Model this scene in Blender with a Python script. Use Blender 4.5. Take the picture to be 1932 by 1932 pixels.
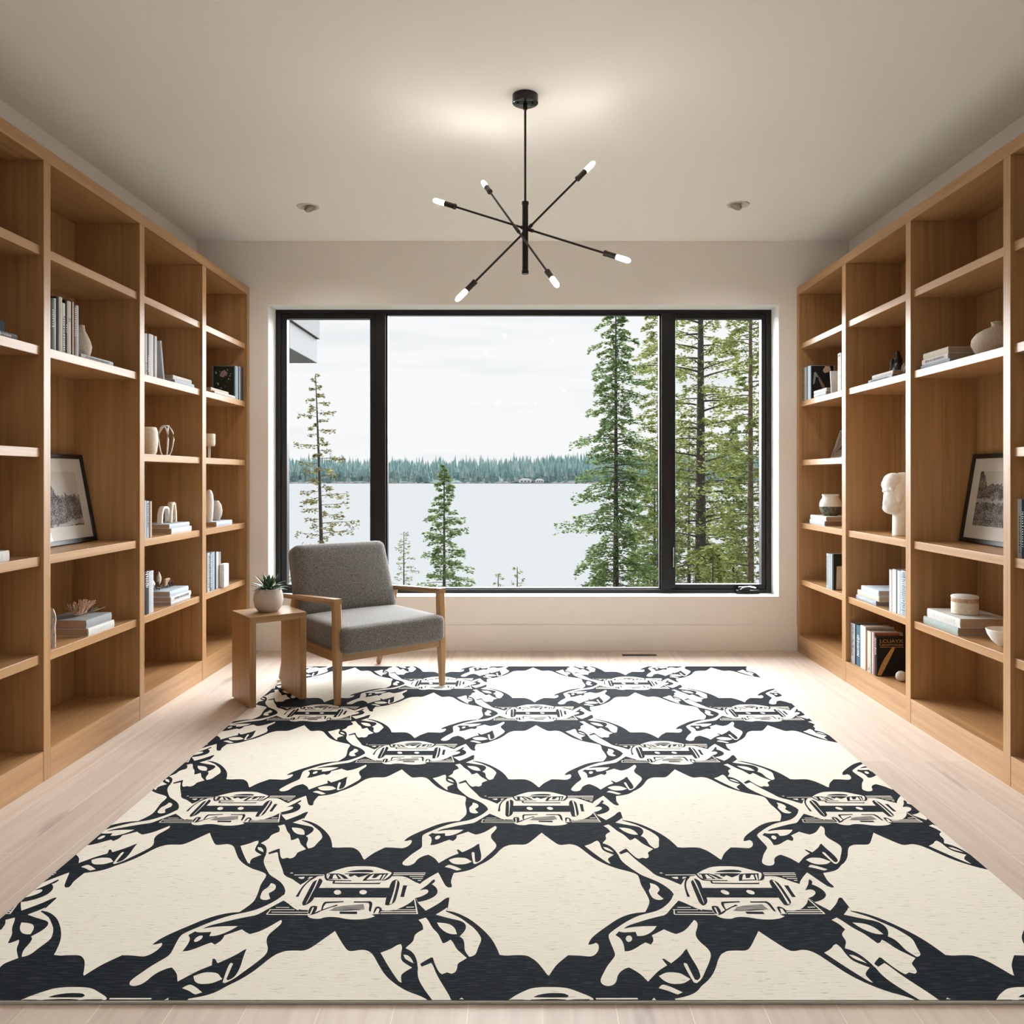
import bpy, bmesh, math, random
from math import sin, cos, pi, radians, atan2, sqrt
from mathutils import Vector, Matrix, Euler
from mathutils.geometry import tessellate_polygon
import numpy as np

for _o in list(bpy.data.objects): bpy.data.objects.remove(_o)
S = bpy.context.scene
C = S.collection

# ------------------------------------------------------------------ camera
FPX = 1540.0                       # focal length in pixels of the 1932 frame
PX, PY = 987.0, 899.0              # where the straight-ahead direction falls in the frame
EYE = 1.2
cam_d = bpy.data.cameras.new('camera'); cam = bpy.data.objects.new('camera', cam_d); C.objects.link(cam)
cam.location = (0, 0, EYE); cam.rotation_euler = (pi/2, 0, 0)
cam_d.sensor_width = 36; cam_d.lens = FPX/1932*36
cam_d.shift_x = (966-PX)/1932; cam_d.shift_y = (PY-966)/1932
cam_d.clip_end = 3000
S.camera = cam

# ------------------------------------------------------------------ sky, sun, area lights, exposure
S.view_settings.view_transform = 'Standard'; S.view_settings.look = 'None'
S.view_settings.gamma = 1; S.view_settings.use_curve_mapping = False
S.view_settings.exposure = 0.60
SKY = 0.65
w = bpy.data.worlds.new('overcast_sky'); S.world = w; w.use_nodes = True
nt = w.node_tree; nt.nodes.clear()
def wn(t, **k):
    n = nt.nodes.new(t)
    for a, b in k.items(): setattr(n, a, b)
    return n
out = wn('ShaderNodeOutputWorld'); bg = wn('ShaderNodeBackground'); tc = wn('ShaderNodeTexCoord')
mp = wn('ShaderNodeMapping'); mp.inputs['Scale'].default_value = (2.2, 2.2, 16)
nz = wn('ShaderNodeTexNoise'); nz.inputs['Scale'].default_value = 1.6; nz.inputs['Detail'].default_value = 4
cr = wn('ShaderNodeValToRGB')
cr.color_ramp.elements[0].position = .34; cr.color_ramp.elements[0].color = (.90, .915, .93, 1)
cr.color_ramp.elements[1].position = .50; cr.color_ramp.elements[1].color = (.985, .99, 1.0, 1)
bg.inputs['Strength'].default_value = SKY
nt.links.new(tc.outputs['Generated'], mp.inputs['Vector']); nt.links.new(mp.outputs[0], nz.inputs['Vector'])
nt.links.new(nz.outputs['Fac'], cr.inputs['Fac']); nt.links.new(cr.outputs['Color'], bg.inputs['Color'])
nt.links.new(bg.outputs[0], out.inputs[0])

def light(name, kind, loc, rot, energy, color, **k):
    d = bpy.data.lights.new(name, kind); o = bpy.data.objects.new(name, d); C.objects.link(o)
    o.location = loc; o.rotation_euler = rot; d.energy = energy; d.color = color
    for a, b in k.items(): setattr(d, a, b)
    return o
# soft daylight of the bright overcast sky, entering through the big window
light('sun', 'SUN', (0, 20, 20), (radians(-82), 0, 0), 27.0, (.96, .985, 1), angle=radians(118))

# ------------------------------------------------------------------ materials
MATS = {}
def nodes_of(name):
    m = bpy.data.materials.new(name); m.use_nodes = True; t = m.node_tree
    b = t.nodes['Principled BSDF']
    MATS[name] = m
    return m, t, b
def plain(name, col, rough=.6, metal=0, spec=.5, coat=0, noise=0, nscale=40, bump=0, trans=0):
    m, t, b = nodes_of(name)
    b.inputs['Base Color'].default_value = (*col, 1); b.inputs['Roughness'].default_value = rough
    b.inputs['Metallic'].default_value = metal; b.inputs['Specular IOR Level'].default_value = spec
    b.inputs['Coat Weight'].default_value = coat
    if noise or bump:
        tcx = t.nodes.new('ShaderNodeTexCoord'); n = t.nodes.new('ShaderNodeTexNoise')
        n.inputs['Scale'].default_value = nscale; n.inputs['Detail'].default_value = 5
        t.links.new(tcx.outputs['Object'], n.inputs['Vector'])
    if noise:
        r = t.nodes.new('ShaderNodeValToRGB')
        r.color_ramp.elements[0].position = .3; r.color_ramp.elements[1].position = .7
        r.color_ramp.elements[0].color = (*[c*(1-noise) for c in col], 1)
        r.color_ramp.elements[1].color = (*[min(1, c*(1+noise)) for c in col], 1)
        t.links.new(n.outputs['Fac'], r.inputs['Fac']); t.links.new(r.outputs['Color'], b.inputs['Base Color'])
    if bump:
        bp = t.nodes.new('ShaderNodeBump'); bp.inputs['Strength'].default_value = bump; bp.inputs['Distance'].default_value = .002
        t.links.new(n.outputs['Fac'], bp.inputs['Height']); t.links.new(bp.outputs[0], b.inputs['Normal'])
    return m
def wood(name, axis, dark, mid, light_, rough=.42, spec=.5, fine=38):
    m, t, b = nodes_of(name)
    tcx = t.nodes.new('ShaderNodeTexCoord'); mpx = t.nodes.new('ShaderNodeMapping')
    sc = [fine, fine, fine]; sc['xyz'.index(axis)] = 1.1
    mpx.inputs['Scale'].default_value = sc
    n = t.nodes.new('ShaderNodeTexNoise'); n.inputs['Scale'].default_value = 1; n.inputs['Detail'].default_value = 6
    n.inputs['Roughness'].default_value = .62; n.inputs['Distortion'].default_value = .5
    r = t.nodes.new('ShaderNodeValToRGB')
    e = r.color_ramp.elements
    e[0].position = .22; e[0].color = (*dark, 1); e[1].position = .75; e[1].color = (*light_, 1)
    x = e.new(.48); x.color = (*mid, 1)
    n2 = t.nodes.new('ShaderNodeTexNoise'); n2.inputs['Scale'].default_value = 6; n2.inputs['Detail'].default_value = 2
    mpx2 = t.nodes.new('ShaderNodeMapping'); s2 = [.9, .9, .9]; s2['xyz'.index(axis)] = .12; mpx2.inputs['Scale'].default_value = s2
    mx = t.nodes.new('ShaderNodeMix'); mx.data_type = 'RGBA'; mx.blend_type = 'MULTIPLY'; mx.inputs[0].default_value = .45
    r2 = t.nodes.new('ShaderNodeValToRGB'); r2.color_ramp.elements[0].position = .35; r2.color_ramp.elements[0].color = (.72, .68, .62, 1)
    r2.color_ramp.elements[1].position = .65; r2.color_ramp.elements[1].color = (1, 1, 1, 1)
    L = t.links.new
    L(tcx.outputs['Object'], mpx.inputs['Vector']); L(mpx.outputs[0], n.inputs['Vector']); L(n.outputs['Fac'], r.inputs['Fac'])
    L(tcx.outputs['Object'], mpx2.inputs['Vector']); L(mpx2.outputs[0], n2.inputs['Vector']); L(n2.outputs['Fac'], r2.inputs['Fac'])
    L(r.outputs['Color'], mx.inputs[6]); L(r2.outputs['Color'], mx.inputs[7]); L(mx.outputs[2], b.inputs['Base Color'])
    b.inputs['Roughness'].default_value = rough; b.inputs['Specular IOR Level'].default_value = spec
    bp = t.nodes.new('ShaderNodeBump'); bp.inputs['Strength'].default_value = .08; bp.inputs['Distance'].default_value = .002
    L(n.outputs['Fac'], bp.inputs['Height']); L(bp.outputs[0], b.inputs['Normal'])
    return m
OD, OM, OL = (.33, .176, .070), (.45, .258, .116), (.54, .328, .165)
for a in 'xyz': wood('oak_'+a, a, OD, OM, OL, rough=.30, spec=.36)
for a in 'xyz': wood('chair_oak_'+a, a, (.27, .140, .055), (.38, .215, .090), (.46, .275, .125), rough=.4)
def floor_mat():
    m, t, b = nodes_of('floor_boards'); L = t.links.new
    tcx = t.nodes.new('ShaderNodeTexCoord')
    mpx = t.nodes.new('ShaderNodeMapping'); mpx.inputs['Rotation'].default_value = (0, 0, pi/2); mpx.inputs['Location'].default_value = (.3, -.043, 0)
    br = t.nodes.new('ShaderNodeTexBrick'); br.inputs['Scale'].default_value = 1
    br.inputs['Color1'].default_value = (.62, .51, .43, 1); br.inputs['Color2'].default_value = (.70, .59, .50, 1)
    br.inputs['Mortar'].default_value = (.82, .74, .65, 1)
    br.inputs['Mortar Size'].default_value = .0013; br.inputs['Mortar Smooth'].default_value = .3
    br.inputs['Brick Width'].default_value = 2.3; br.inputs['Row Height'].default_value = .167; br.offset = .37
    mp2 = t.nodes.new('ShaderNodeMapping'); mp2.inputs['Scale'].default_value = (26, 1.5, 1)
    n = t.nodes.new('ShaderNodeTexNoise'); n.inputs['Scale'].default_value = 1.3; n.inputs['Detail'].default_value = 6; n.inputs['Distortion'].default_value = .7
    r = t.nodes.new('ShaderNodeValToRGB'); r.color_ramp.elements[0].position = .25; r.color_ramp.elements[0].color = (.86, .83, .82, 1)
    r.color_ramp.elements[1].position = .62; r.color_ramp.elements[1].color = (1, 1, 1, 1)
    mx = t.nodes.new('ShaderNodeMix'); mx.data_type = 'RGBA'; mx.blend_type = 'MULTIPLY'; mx.inputs[0].default_value = 1
    mp3 = t.nodes.new('ShaderNodeMapping'); mp3.inputs['Scale'].default_value = (9, 2.0, 1)
    n3 = t.nodes.new('ShaderNodeTexNoise'); n3.inputs['Scale'].default_value = 1.0; n3.inputs['Detail'].default_value = 3
    r3 = t.nodes.new('ShaderNodeValToRGB'); r3.color_ramp.elements[0].position = .24; r3.color_ramp.elements[0].color = (.55, .52, .53, 1)
    r3.color_ramp.elements[1].position = .34; r3.color_ramp.elements[1].color = (1, 1, 1, 1)
    mx3 = t.nodes.new('ShaderNodeMix'); mx3.data_type = 'RGBA'; mx3.blend_type = 'MULTIPLY'; mx3.inputs[0].default_value = .8
    L(tcx.outputs['Object'], mpx.inputs['Vector']); L(mpx.outputs[0], br.inputs['Vector'])
    L(tcx.outputs['Object'], mp2.inputs['Vector']); L(mp2.outputs[0], n.inputs['Vector']); L(n.outputs['Fac'], r.inputs['Fac'])
    L(tcx.outputs['Object'], mp3.inputs['Vector']); L(mp3.outputs[0], n3.inputs['Vector']); L(n3.outputs['Fac'], r3.inputs['Fac'])
    L(br.outputs['Color'], mx.inputs[6]); L(r.outputs['Color'], mx.inputs[7])
    L(mx.outputs[2], mx3.inputs[6]); L(r3.outputs['Color'], mx3.inputs[7]); L(mx3.outputs[2], b.inputs['Base Color'])
    b.inputs['Roughness'].default_value = .5; b.inputs['Specular IOR Level'].default_value = .35
floor_mat()
def weave(name, col, dash, amt, lo, hi):
    m, t, b = nodes_of(name); L = t.links.new
    tcx = t.nodes.new('ShaderNodeTexCoord'); mpx = t.nodes.new('ShaderNodeMapping'); mpx.inputs['Scale'].default_value = (22, 210, 1)
    n = t.nodes.new('ShaderNodeTexNoise'); n.inputs['Scale'].default_value = 1; n.inputs['Detail'].default_value = 3; n.inputs['Roughness'].default_value = .6
    r = t.nodes.new('ShaderNodeValToRGB'); e = r.color_ramp.elements
    e[0].position = lo; e[0].color = (*dash, 1); e[1].position = hi; e[1].color = (*col, 1)
    L(tcx.outputs['Object'], mpx.inputs['Vector']); L(mpx.outputs[0], n.inputs['Vector']); L(n.outputs['Fac'], r.inputs['Fac'])
    L(r.outputs['Color'], b.inputs['Base Color'])
    b.inputs['Roughness'].default_value = .95; b.inputs['Specular IOR Level'].default_value = .1
    bp = t.nodes.new('ShaderNodeBump'); bp.inputs['Strength'].default_value = amt; bp.inputs['Distance'].default_value = .003
    L(n.outputs['Fac'], bp.inputs['Height']); L(bp.outputs[0], b.inputs['Normal'])
weave('rug_cream', (.82, .775, .68), (.50, .46, .39), .25, .30, .40)
weave('rug_navy', (.0085, .012, .017), (.03, .036, .042), .3, .34, .5)
weave('rug_grey', (.30, .29, .27), (.15, .15, .15), .3, .3, .6)
plain('rug_binding', (.42, .40, .35), .9)
plain('wall_paint', (.86, .83, .79), .75, spec=.25, bump=.03, nscale=220)
plain('ceiling_paint', (.93, .915, .885), .85, spec=.2)
plain('reveal_paint', (.88, .88, .87), .6)
plain('frame_black', (.013, .013, .014), .4, spec=.3)
plain('black_metal', (.012, .012, .012), .38, metal=.3)
plain('canopy_gloss', (.03, .03, .03), .12, metal=.7)
plain('chrome', (.7, .7, .7), .15, metal=1)
plain('trim_white', (.62, .59, .54), .5)
plain('lamp_dark', (.30, .27, .23), .5)
plain('vent_brown', (.055, .03, .015), .5)
plain('socket_brown', (.03, .018, .012), .45)
plain('pot_stone', (.52, .46, .40), .85, noise=.16, nscale=160, bump=.3)
plain('soil', (.03, .022, .016), .95)
plain('leaf_green', (.055, .115, .055), .45, noise=.35, nscale=30)
plain('stone_beige', (.52, .45, .36), .85, noise=.16, nscale=120, bump=.3)
plain('ceramic_white', (.78, .76, .72), .6, noise=.05, nscale=60, bump=.15)
plain('plaster_white', (.82, .80, .77), .75, noise=.05, nscale=70, bump=.35)
plain('ceramic_cream', (.68, .60, .48), .6, noise=.1, nscale=80)
plain('bronze', (.018, .015, .012), .4, metal=.3, noise=.5, nscale=60, bump=.6)
plain('bark_brown', (.11, .06, .03), .85, noise=.6, nscale=50, bump=.8)
plain('shell', (.60, .54, .44), .6, noise=.3, nscale=90, bump=.4)
plain('straw', (.50, .33, .22), .8, noise=.35, nscale=90)
plain('straw_dark', (.22, .15, .09), .8, noise=.3, nscale=90)
plain('mat_white', (.80, .77, .71), .8)
plain('frame_wood_black', (.012, .011, .010), .4)
plain('frame_wood_white', (.75, .74, .72), .5)
plain('page', (.42, .30, .21), .9, noise=.12, nscale=200)
for k, c in dict(white=(.58, .57, .55), cream=(.52, .47, .38), navy=(.012, .018, .035), black=(.012, .012, .013), grey=(.27, .28, .29),
                 bluegrey=(.28, .35, .42), paleblue=(.45, .51, .58), brown=(.20, .11, .06), red=(.40, .13, .085), slate=(.11, .12, .135),
                 teal=(.05, .13, .19), tan=(.55, .42, .28), sage=(.30, .34, .325), silver=(.44, .455, .48), darkgreen=(.015, .02, .014)).items():
    plain('book_'+k, c, .7, spec=.22, noise=.05, nscale=30)
plain('mottled_glaze', (.10, .095, .06), .45, noise=.9, nscale=75, bump=.3)
plain('ink_dark', (.03, .03, .035), .6); plain('ink_light', (.72, .74, .74), .6); plain('ink_gold', (.45, .26, .08), .45, noise=.2, nscale=80)
plain('ink_pink', (.28, .18, .19), .6); plain('ink_brown', (.18, .12, .09), .6)
def fabric():
    m, t, b = nodes_of('grey_tweed'); L = t.links.new
    tcx = t.nodes.new('ShaderNodeTexCoord')
    n = t.nodes.new('ShaderNodeTexNoise'); n.inputs['Scale'].default_value = 250; n.inputs['Detail'].default_value = 4
    r = t.nodes.new('ShaderNodeValToRGB'); e = r.color_ramp.elements
    e[0].position = .33; e[0].color = (.045, .042, .038, 1); e[1].position = .64; e[1].color = (.235, .225, .21, 1)
    L(tcx.outputs['Object'], n.inputs['Vector']); L(n.outputs['Fac'], r.inputs['Fac']); L(r.outputs['Color'], b.inputs['Base Color'])
    bp = t.nodes.new('ShaderNodeBump'); bp.inputs['Strength'].default_value = .5; bp.inputs['Distance'].default_value = .002
    L(n.outputs['Fac'], bp.inputs['Height']); L(bp.outputs[0], b.inputs['Normal'])
    b.inputs['Roughness'].default_value = .95; b.inputs['Sheen Weight'].default_value = .3; b.inputs['Specular IOR Level'].default_value = .15
fabric()
def glass(name, tint, rough=.02, f=1.0):
    m = bpy.data.materials.new(name); m.use_nodes = True; t = m.node_tree; t.nodes.clear(); MATS[name] = m
    o = t.nodes.new('ShaderNodeOutputMaterial'); tr = t.nodes.new('ShaderNodeBsdfTransparent'); gl = t.nodes.new('ShaderNodeBsdfGlossy')
    mx = t.nodes.new('ShaderNodeMixShader'); fr = t.nodes.new('ShaderNodeFresnel'); fr.inputs['IOR'].default_value = 1.45
    tr.inputs['Color'].default_value = (*tint, 1); gl.inputs['Roughness'].default_value = rough
    ml = t.nodes.new('ShaderNodeMath'); ml.operation = 'MULTIPLY'; ml.inputs[1].default_value = f
    L = t.links.new
    ge = t.nodes.new('ShaderNodeNewGeometry'); mr = t.nodes.new('ShaderNodeMapRange')      # same reflectance from either face of the pane
    mr.inputs['To Min'].default_value = 1.45; mr.inputs['To Max'].default_value = 1/1.45
    L(ge.outputs['Backfacing'], mr.inputs['Value']); L(mr.outputs[0], fr.inputs['IOR'])
    L(fr.outputs[0], ml.inputs[0]); L(ml.outputs[0], mx.inputs[0]); L(tr.outputs[0], mx.inputs[1]); L(gl.outputs[0], mx.inputs[2]); L(mx.outputs[0], o.inputs[0])
glass('window_glass', (.985, .99, .99), f=.05); glass('picture_glass', (.98, .98, .98))
def emit(name, col, s):
    m, t, b = nodes_of(name)
    b.inputs['Base Color'].default_value = (*col, 1); b.inputs['Emission Color'].default_value = (*col, 1); b.inputs['Emission Strength'].default_value = s
emit('bulb_glow', (1, .94, .87), 62.0); 
def leaves(name, c0, c1, tl=.45):
    m = bpy.data.materials.new(name); m.use_nodes = True; t = m.node_tree; t.nodes.clear(); MATS[name] = m; L = t.links.new
    o = t.nodes.new('ShaderNodeOutputMaterial'); d = t.nodes.new('ShaderNodeBsdfDiffuse'); tr = t.nodes.new('ShaderNodeBsdfTranslucent')
    mx = t.nodes.new('ShaderNodeMixShader'); mx.inputs[0].default_value = tl
    g = t.nodes.new('ShaderNodeNewGeometry'); r = t.nodes.new('ShaderNodeValToRGB')
    r.color_ramp.elements[0].color = (*c0, 1); r.color_ramp.elements[1].color = (*c1, 1)
    L(g.outputs['Random Per Island'], r.inputs['Fac'])
    L(r.outputs['Color'], d.inputs['Color']); L(r.outputs['Color'], tr.inputs['Color']); L(d.outputs[0], mx.inputs[1]); L(tr.outputs[0], mx.inputs[2]); L(mx.outputs[0], o.inputs[0])
leaves('needles_deep', (0.068, 0.104, 0.040), (0.174, 0.237, 0.099)); leaves('needles_olive', (0.101, 0.121, 0.035), (0.242, 0.270, 0.094))
leaves('needles_pale', (0.121, 0.138, 0.074), (0.268, 0.277, 0.163)); leaves('needles_sparse', (0.077, 0.070, 0.031), (0.191, 0.178, 0.085))
leaves('far_needles_hazed', (0.159, 0.267, 0.275), (0.364, 0.447, 0.427), .1)  # bluish pallor of distance haze is mixed into the forest's needle colour
plain('trunk_grey', (.07, .06, .052), .9, noise=.3, nscale=12); plain('trunk_tan', (.14, .11, .07), .9, noise=.3, nscale=12)
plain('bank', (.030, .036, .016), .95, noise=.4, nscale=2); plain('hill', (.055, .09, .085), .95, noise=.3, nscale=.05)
plain('shore_rock', (.32, .30, .28), .9, noise=.4, nscale=.4); plain('house_grey', (.86, .84, .82), .8); plain('house_roof', (.85, .85, .84), .8)
plain('lake_water', (.165, .169, .171), .7, spec=.0); plain('eave_grey', (.10, .10, .105), .7); plain('eave_dark', (.05, .05, .053), .7)  # lake has no gloss; reflected sky is put into its pale base colour
def photo_mat(name, tree_left, horizon, seed):
    m, t, b = nodes_of(name); L = t.links.new
    tcx = t.nodes.new('ShaderNodeTexCoord'); sx = t.nodes.new('ShaderNodeSeparateXYZ'); L(tcx.outputs['Generated'], sx.inputs[0])
    def math_(op, a, bb):
        n = t.nodes.new('ShaderNodeMath'); n.operation = op
        for i, v in enumerate((a, bb)):
            if isinstance(v, (int, float)): n.inputs[i].default_value = v
            else: L(v, n.inputs[i])
        return n.outputs[0]
    def noise(sc, det, off):
        mp_ = t.nodes.new('ShaderNodeMapping'); mp_.inputs['Location'].default_value = (off, off*.7, seed)
        n = t.nodes.new('ShaderNodeTexNoise'); n.inputs['Scale'].default_value = sc; n.inputs['Detail'].default_value = det
        L(tcx.outputs['Generated'], mp_.inputs['Vector']); L(mp_.outputs[0], n.inputs['Vector']); return n.outputs['Fac']
    u, v = sx.outputs['Y'], sx.outputs['Z']
    rough_ = noise(14, 6, 1)
    edge = math_('ADD', math_('MULTIPLY', rough_, .34), horizon-.17)
    # a tall tree rises at one side of the picture
    tree = math_('MULTIPLY', math_('MAXIMUM', math_('SUBTRACT', u, tree_left), 0.0), 2.6)
    edge = math_('ADD', edge, tree)
    dark = math_('LESS_THAN', v, edge)
    tex = t.nodes.new('ShaderNodeValToRGB'); e = tex.color_ramp.elements
    e[0].position = .44; e[0].color = (.012, .012, .012, 1); e[1].position = .70; e[1].color = (.60, .59, .57, 1)
    L(math_('ADD', math_('MULTIPLY', noise(42, 9, 3), .62), math_('MULTIPLY', noise(7, 4, 5), .38)), tex.inputs['Fac'])
    mx = t.nodes.new('ShaderNodeMix'); mx.data_type = 'RGBA'; mx.inputs[6].default_value = (.66, .63, .57, 1)
    L(dark, mx.inputs[0]); L(tex.outputs['Color'], mx.inputs[7])
    band = math_('MULTIPLY', math_('LESS_THAN', math_('ABSOLUTE', math_('SUBTRACT', v, math_('ADD', math_('MULTIPLY', rough_, .2), math_('MULTIPLY', u, -.16)) if horizon < .6 else math_('ADD', math_('MULTIPLY', rough_, .2), .36)), 0), .035), .7)
    mx2 = t.nodes.new('ShaderNodeMix'); mx2.data_type = 'RGBA'; mx2.inputs[7].default_value = (.6, .6, .58, 1)
    L(band, mx2.inputs[0]); L(mx.outputs[2], mx2.inputs[6]); L(mx2.outputs[2], b.inputs['Base Color'])
    b.inputs['Roughness'].default_value = .6
photo_mat('photo_path', .56, .56, 2.0); photo_mat('photo_woods', .82, .74, 7.0)
def M(n): return MATS[n]

# ------------------------------------------------------------------ builders
def tag(o, label=None, cat=None, group=None, kind=None):
    if label: o['label'] = label
    if cat: o['category'] = cat
    if group: o['group'] = group
    if kind: o['kind'] = kind
    return o
def thing(name, label, cat, loc=(0, 0, 0), rz=0, group=None, kind=None, rot=None):
    o = bpy.data.objects.new(name, None); C.objects.link(o); o.empty_display_size = .05
    o.location = loc; o.rotation_euler = rot if rot else (0, 0, rz)
    return tag(o, label, cat, group, kind)
class B:
    """collects shapes into one mesh"""
    def __init__(s): s.v = []; s.f = []; s.m = []; s.mats = []
    def mi(s, m):
        if m not in s.mats: s.mats.append(m)
        return s.mats.index(m)
    def add(s, vs, fs, mat):
        o = len(s.v); i = s.mi(mat)
        s.v += [tuple(p) for p in vs]; s.f += [tuple(o+a for a in f) for f in fs]; s.m += [i]*len(fs)
        return s
    def box(s, x0, x1, y0, y1, z0, z1, mat, bev=0.0):
        x0, x1 = min(x0, x1), max(x0, x1); y0, y1 = min(y0, y1), max(y0, y1)
        if bev:
            bm = bmesh.new(); bmesh.ops.create_cube(bm, size=1)
            for v in bm.verts: v.co = Vector(((x0+x1)/2+v.co.x*(x1-x0), (y0+y1)/2+v.co.y*(y1-y0), (z0+z1)/2+v.co.z*(z1-z0)))
            bmesh.ops.bevel(bm, geom=bm.edges[:], offset=bev, segments=2, affect='EDGES', profile=.5)
            s.bm(bm, mat); return s
        v = [(x, y, z) for x in (x0, x1) for y in (y0, y1) for z in (z0, z1)]
        return s.add(v, [(0, 1, 3, 2), (4, 6, 7, 5), (0, 4, 5, 1), (2, 3, 7, 6), (0, 2, 6, 4), (1, 5, 7, 3)], mat)
    def bm(s, bm, mat):
        bm.verts.index_update()
        s.add([v.co for v in bm.verts], [[v.index for v in f.verts] for f in bm.faces], mat); bm.free(); return s
    def lathe(s, prof, mat, c=(0, 0, 0), n=32, a0=0, rot=None):
        vs, fs = [], []
        for r, z in prof:
            for k in range(n):
                p = Vector((r*cos(2*pi*k/n+a0), r*sin(2*pi*k/n+a0), z))
                if rot: p = rot @ p
                vs.append(Vector(c)+p)
        for i in range(len(prof)-1):
            for k in range(n): fs.append((i*n+k, i*n+(k+1) % n, (i+1)*n+(k+1) % n, (i+1)*n+k))
        if prof[0][0] > 1e-5: fs.append(tuple(range(n-1, -1, -1)))
        if prof[-1][0] > 1e-5: fs.append(tuple((len(prof)-1)*n+k for k in range(n)))
        return s.add(vs, fs, mat)
    def tube(s, p0, p1, r0, r1, mat, n=12):
        p0, p1 = Vector(p0), Vector(p1); q = (p1-p0).to_track_quat('Z', 'Y').to_matrix(); l = (p1-p0).length
        return s.lathe([(r0, 0), (r1, l)], mat, p0, n, 0, q)
    def path(s, pts, rad, mat, n=8):
        pts = [Vector(p) for p in pts]; vs, fs = [], []
        for i, p in enumerate(pts):
            d = (pts[min(i+1, len(pts)-1)]-pts[max(i-1, 0)]).normalized()
            q = d.to_track_quat('Z', 'Y').to_matrix(); r = rad[i] if isinstance(rad, (list, tuple)) else rad
            vs += [p+q @ Vector((r*cos(2*pi*k/n), r*sin(2*pi*k/n), 0)) for k in range(n)]
        for i in range(len(pts)-1):
            for k in range(n): fs.append((i*n+k, i*n+(k+1) % n, (i+1)*n+(k+1) % n, (i+1)*n+k))
        fs.append(tuple(range(n-1, -1, -1))); fs.append(tuple((len(pts)-1)*n+k for k in range(n)))
        return s.add(vs, fs, mat)
    def beam(s, p0, p1, a0, b0, a1, b1, mat, xdir=(1, 0, 0)):
        """square-section tapered bar from p0 (a0 x b0) to p1 (a1 x b1)"""
        p0, p1 = Vector(p0), Vector(p1); d = (p1-p0).normalized(); x = Vector(xdir); x = (x-d*x.dot(d)).normalized(); y = d.cross(x)
        vs = []
        for p, a, b in ((p0, a0, b0), (p1, a1, b1)):
            e = min(a, b)*.16
            for sx, sy in ((-1, -1), (1, -1), (1, 1), (-1, 1)):
                cx, cy = sx*(a/2), sy*(b/2)
                q = [(cx, cy-sy*e), (cx-sx*e, cy)] if sx*sy < 0 else [(cx-sx*e, cy), (cx, cy-sy*e)]
                if sx*sy > 0: q = q[::-1]
                else: q = q[::-1]
                vs += [p+x*u_+y*v_ for u_, v_ in q]
        # order ring by angle
        ring = sorted(range(8), key=lambda i: atan2((vs[i]-p0).dot(y)/b0, (vs[i]-p0).dot(x)/a0))
        r0 = [vs[i] for i in ring]; r1 = [vs[i+8] for i in ring]
        fs = [(k, (k+1) % 8, 8+(k+1) % 8, 8+k) for k in range(8)]+[tuple(range(7, -1, -1)), tuple(range(8, 16))]
        return s.add(r0+r1, fs, mat)
    def prism(s, poly, h0, h1, mat, axes='xy'):
        """extrude a 2-D outline along the remaining axis"""
        n = len(poly)
        def P(a, b, h): return {'xy': (a, b, h), 'yz': (h, a, b), 'xz': (a, h, b)}[axes]
        vs = [P(a, b, h0) for a, b in poly]+[P(a, b, h1) for a, b in poly]
        tri = tessellate_polygon([[Vector((a, b, 0)) for a, b in poly]])
        fs = [tuple(t) for t in tri]+[tuple(n+i for i in t[::-1]) for t in tri]+[(k, (k+1) % n, n+(k+1) % n, n+k) for k in range(n)]
        return s.add(vs, fs, mat)
    def cushion(s, x0, x1, y0, y1, z0, z1, r, puff, mat, seg=14, fn=None):
        bm = bmesh.new(); bmesh.ops.create_cube(bm, size=2)
        bmesh.ops.subdivide_edges(bm, edges=bm.edges[:], cuts=seg, use_grid_fill=True)
        hx, hy, hz = (x1-x0)/2, (y1-y0)/2, (z1-z0)/2; c = Vector(((x0+x1)/2, (y0+y1)/2, (z0+z1)/2))
        for v in bm.verts:
            # concentrate the grid near the rims so the roundings stay smooth
            q = Vector([math.copysign(abs(a)**.6, a) for a in v.co])
            p = Vector((q.x*hx, q.y*hy, q.z*hz))
            i = Vector((max(-hx+r, min(hx-r, p.x)), max(-hy+r, min(hy-r, p.y)), max(-hz+r, min(hz-r, p.z))))
            d = p-i
            if d.length > 1e-9: p = i+d.normalized()*r
            p.z += puff*(p.z/hz)*(1-(p.x/hx)**2)*(1-(p.y/hy)**2)
            v.co = c+p
            if fn: v.co = fn(v.co)
        return s.bm(bm, mat)
    def build(s, name, parent=None, smooth=False, auto=None):
        me = bpy.data.meshes.new(name); me.from_pydata(s.v, [], s.f)
        for m in s.mats: me.materials.append(M(m))
        me.polygons.foreach_set('material_index', s.m)
        bm = bmesh.new(); bm.from_mesh(me); bmesh.ops.recalc_face_normals(bm, faces=bm.faces[:]); bm.to_mesh(me); bm.free()
        if smooth: me.polygons.foreach_set('use_smooth', [True]*len(me.polygons))
        if smooth and auto: me.set_sharp_from_angle(angle=radians(auto))
        me.update()
        o = bpy.data.objects.new(name, me); C.objects.link(o)
        if parent: o.parent = parent
        return o
def struct(o, label, cat): return tag(o, label, cat, kind='structure')
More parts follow.
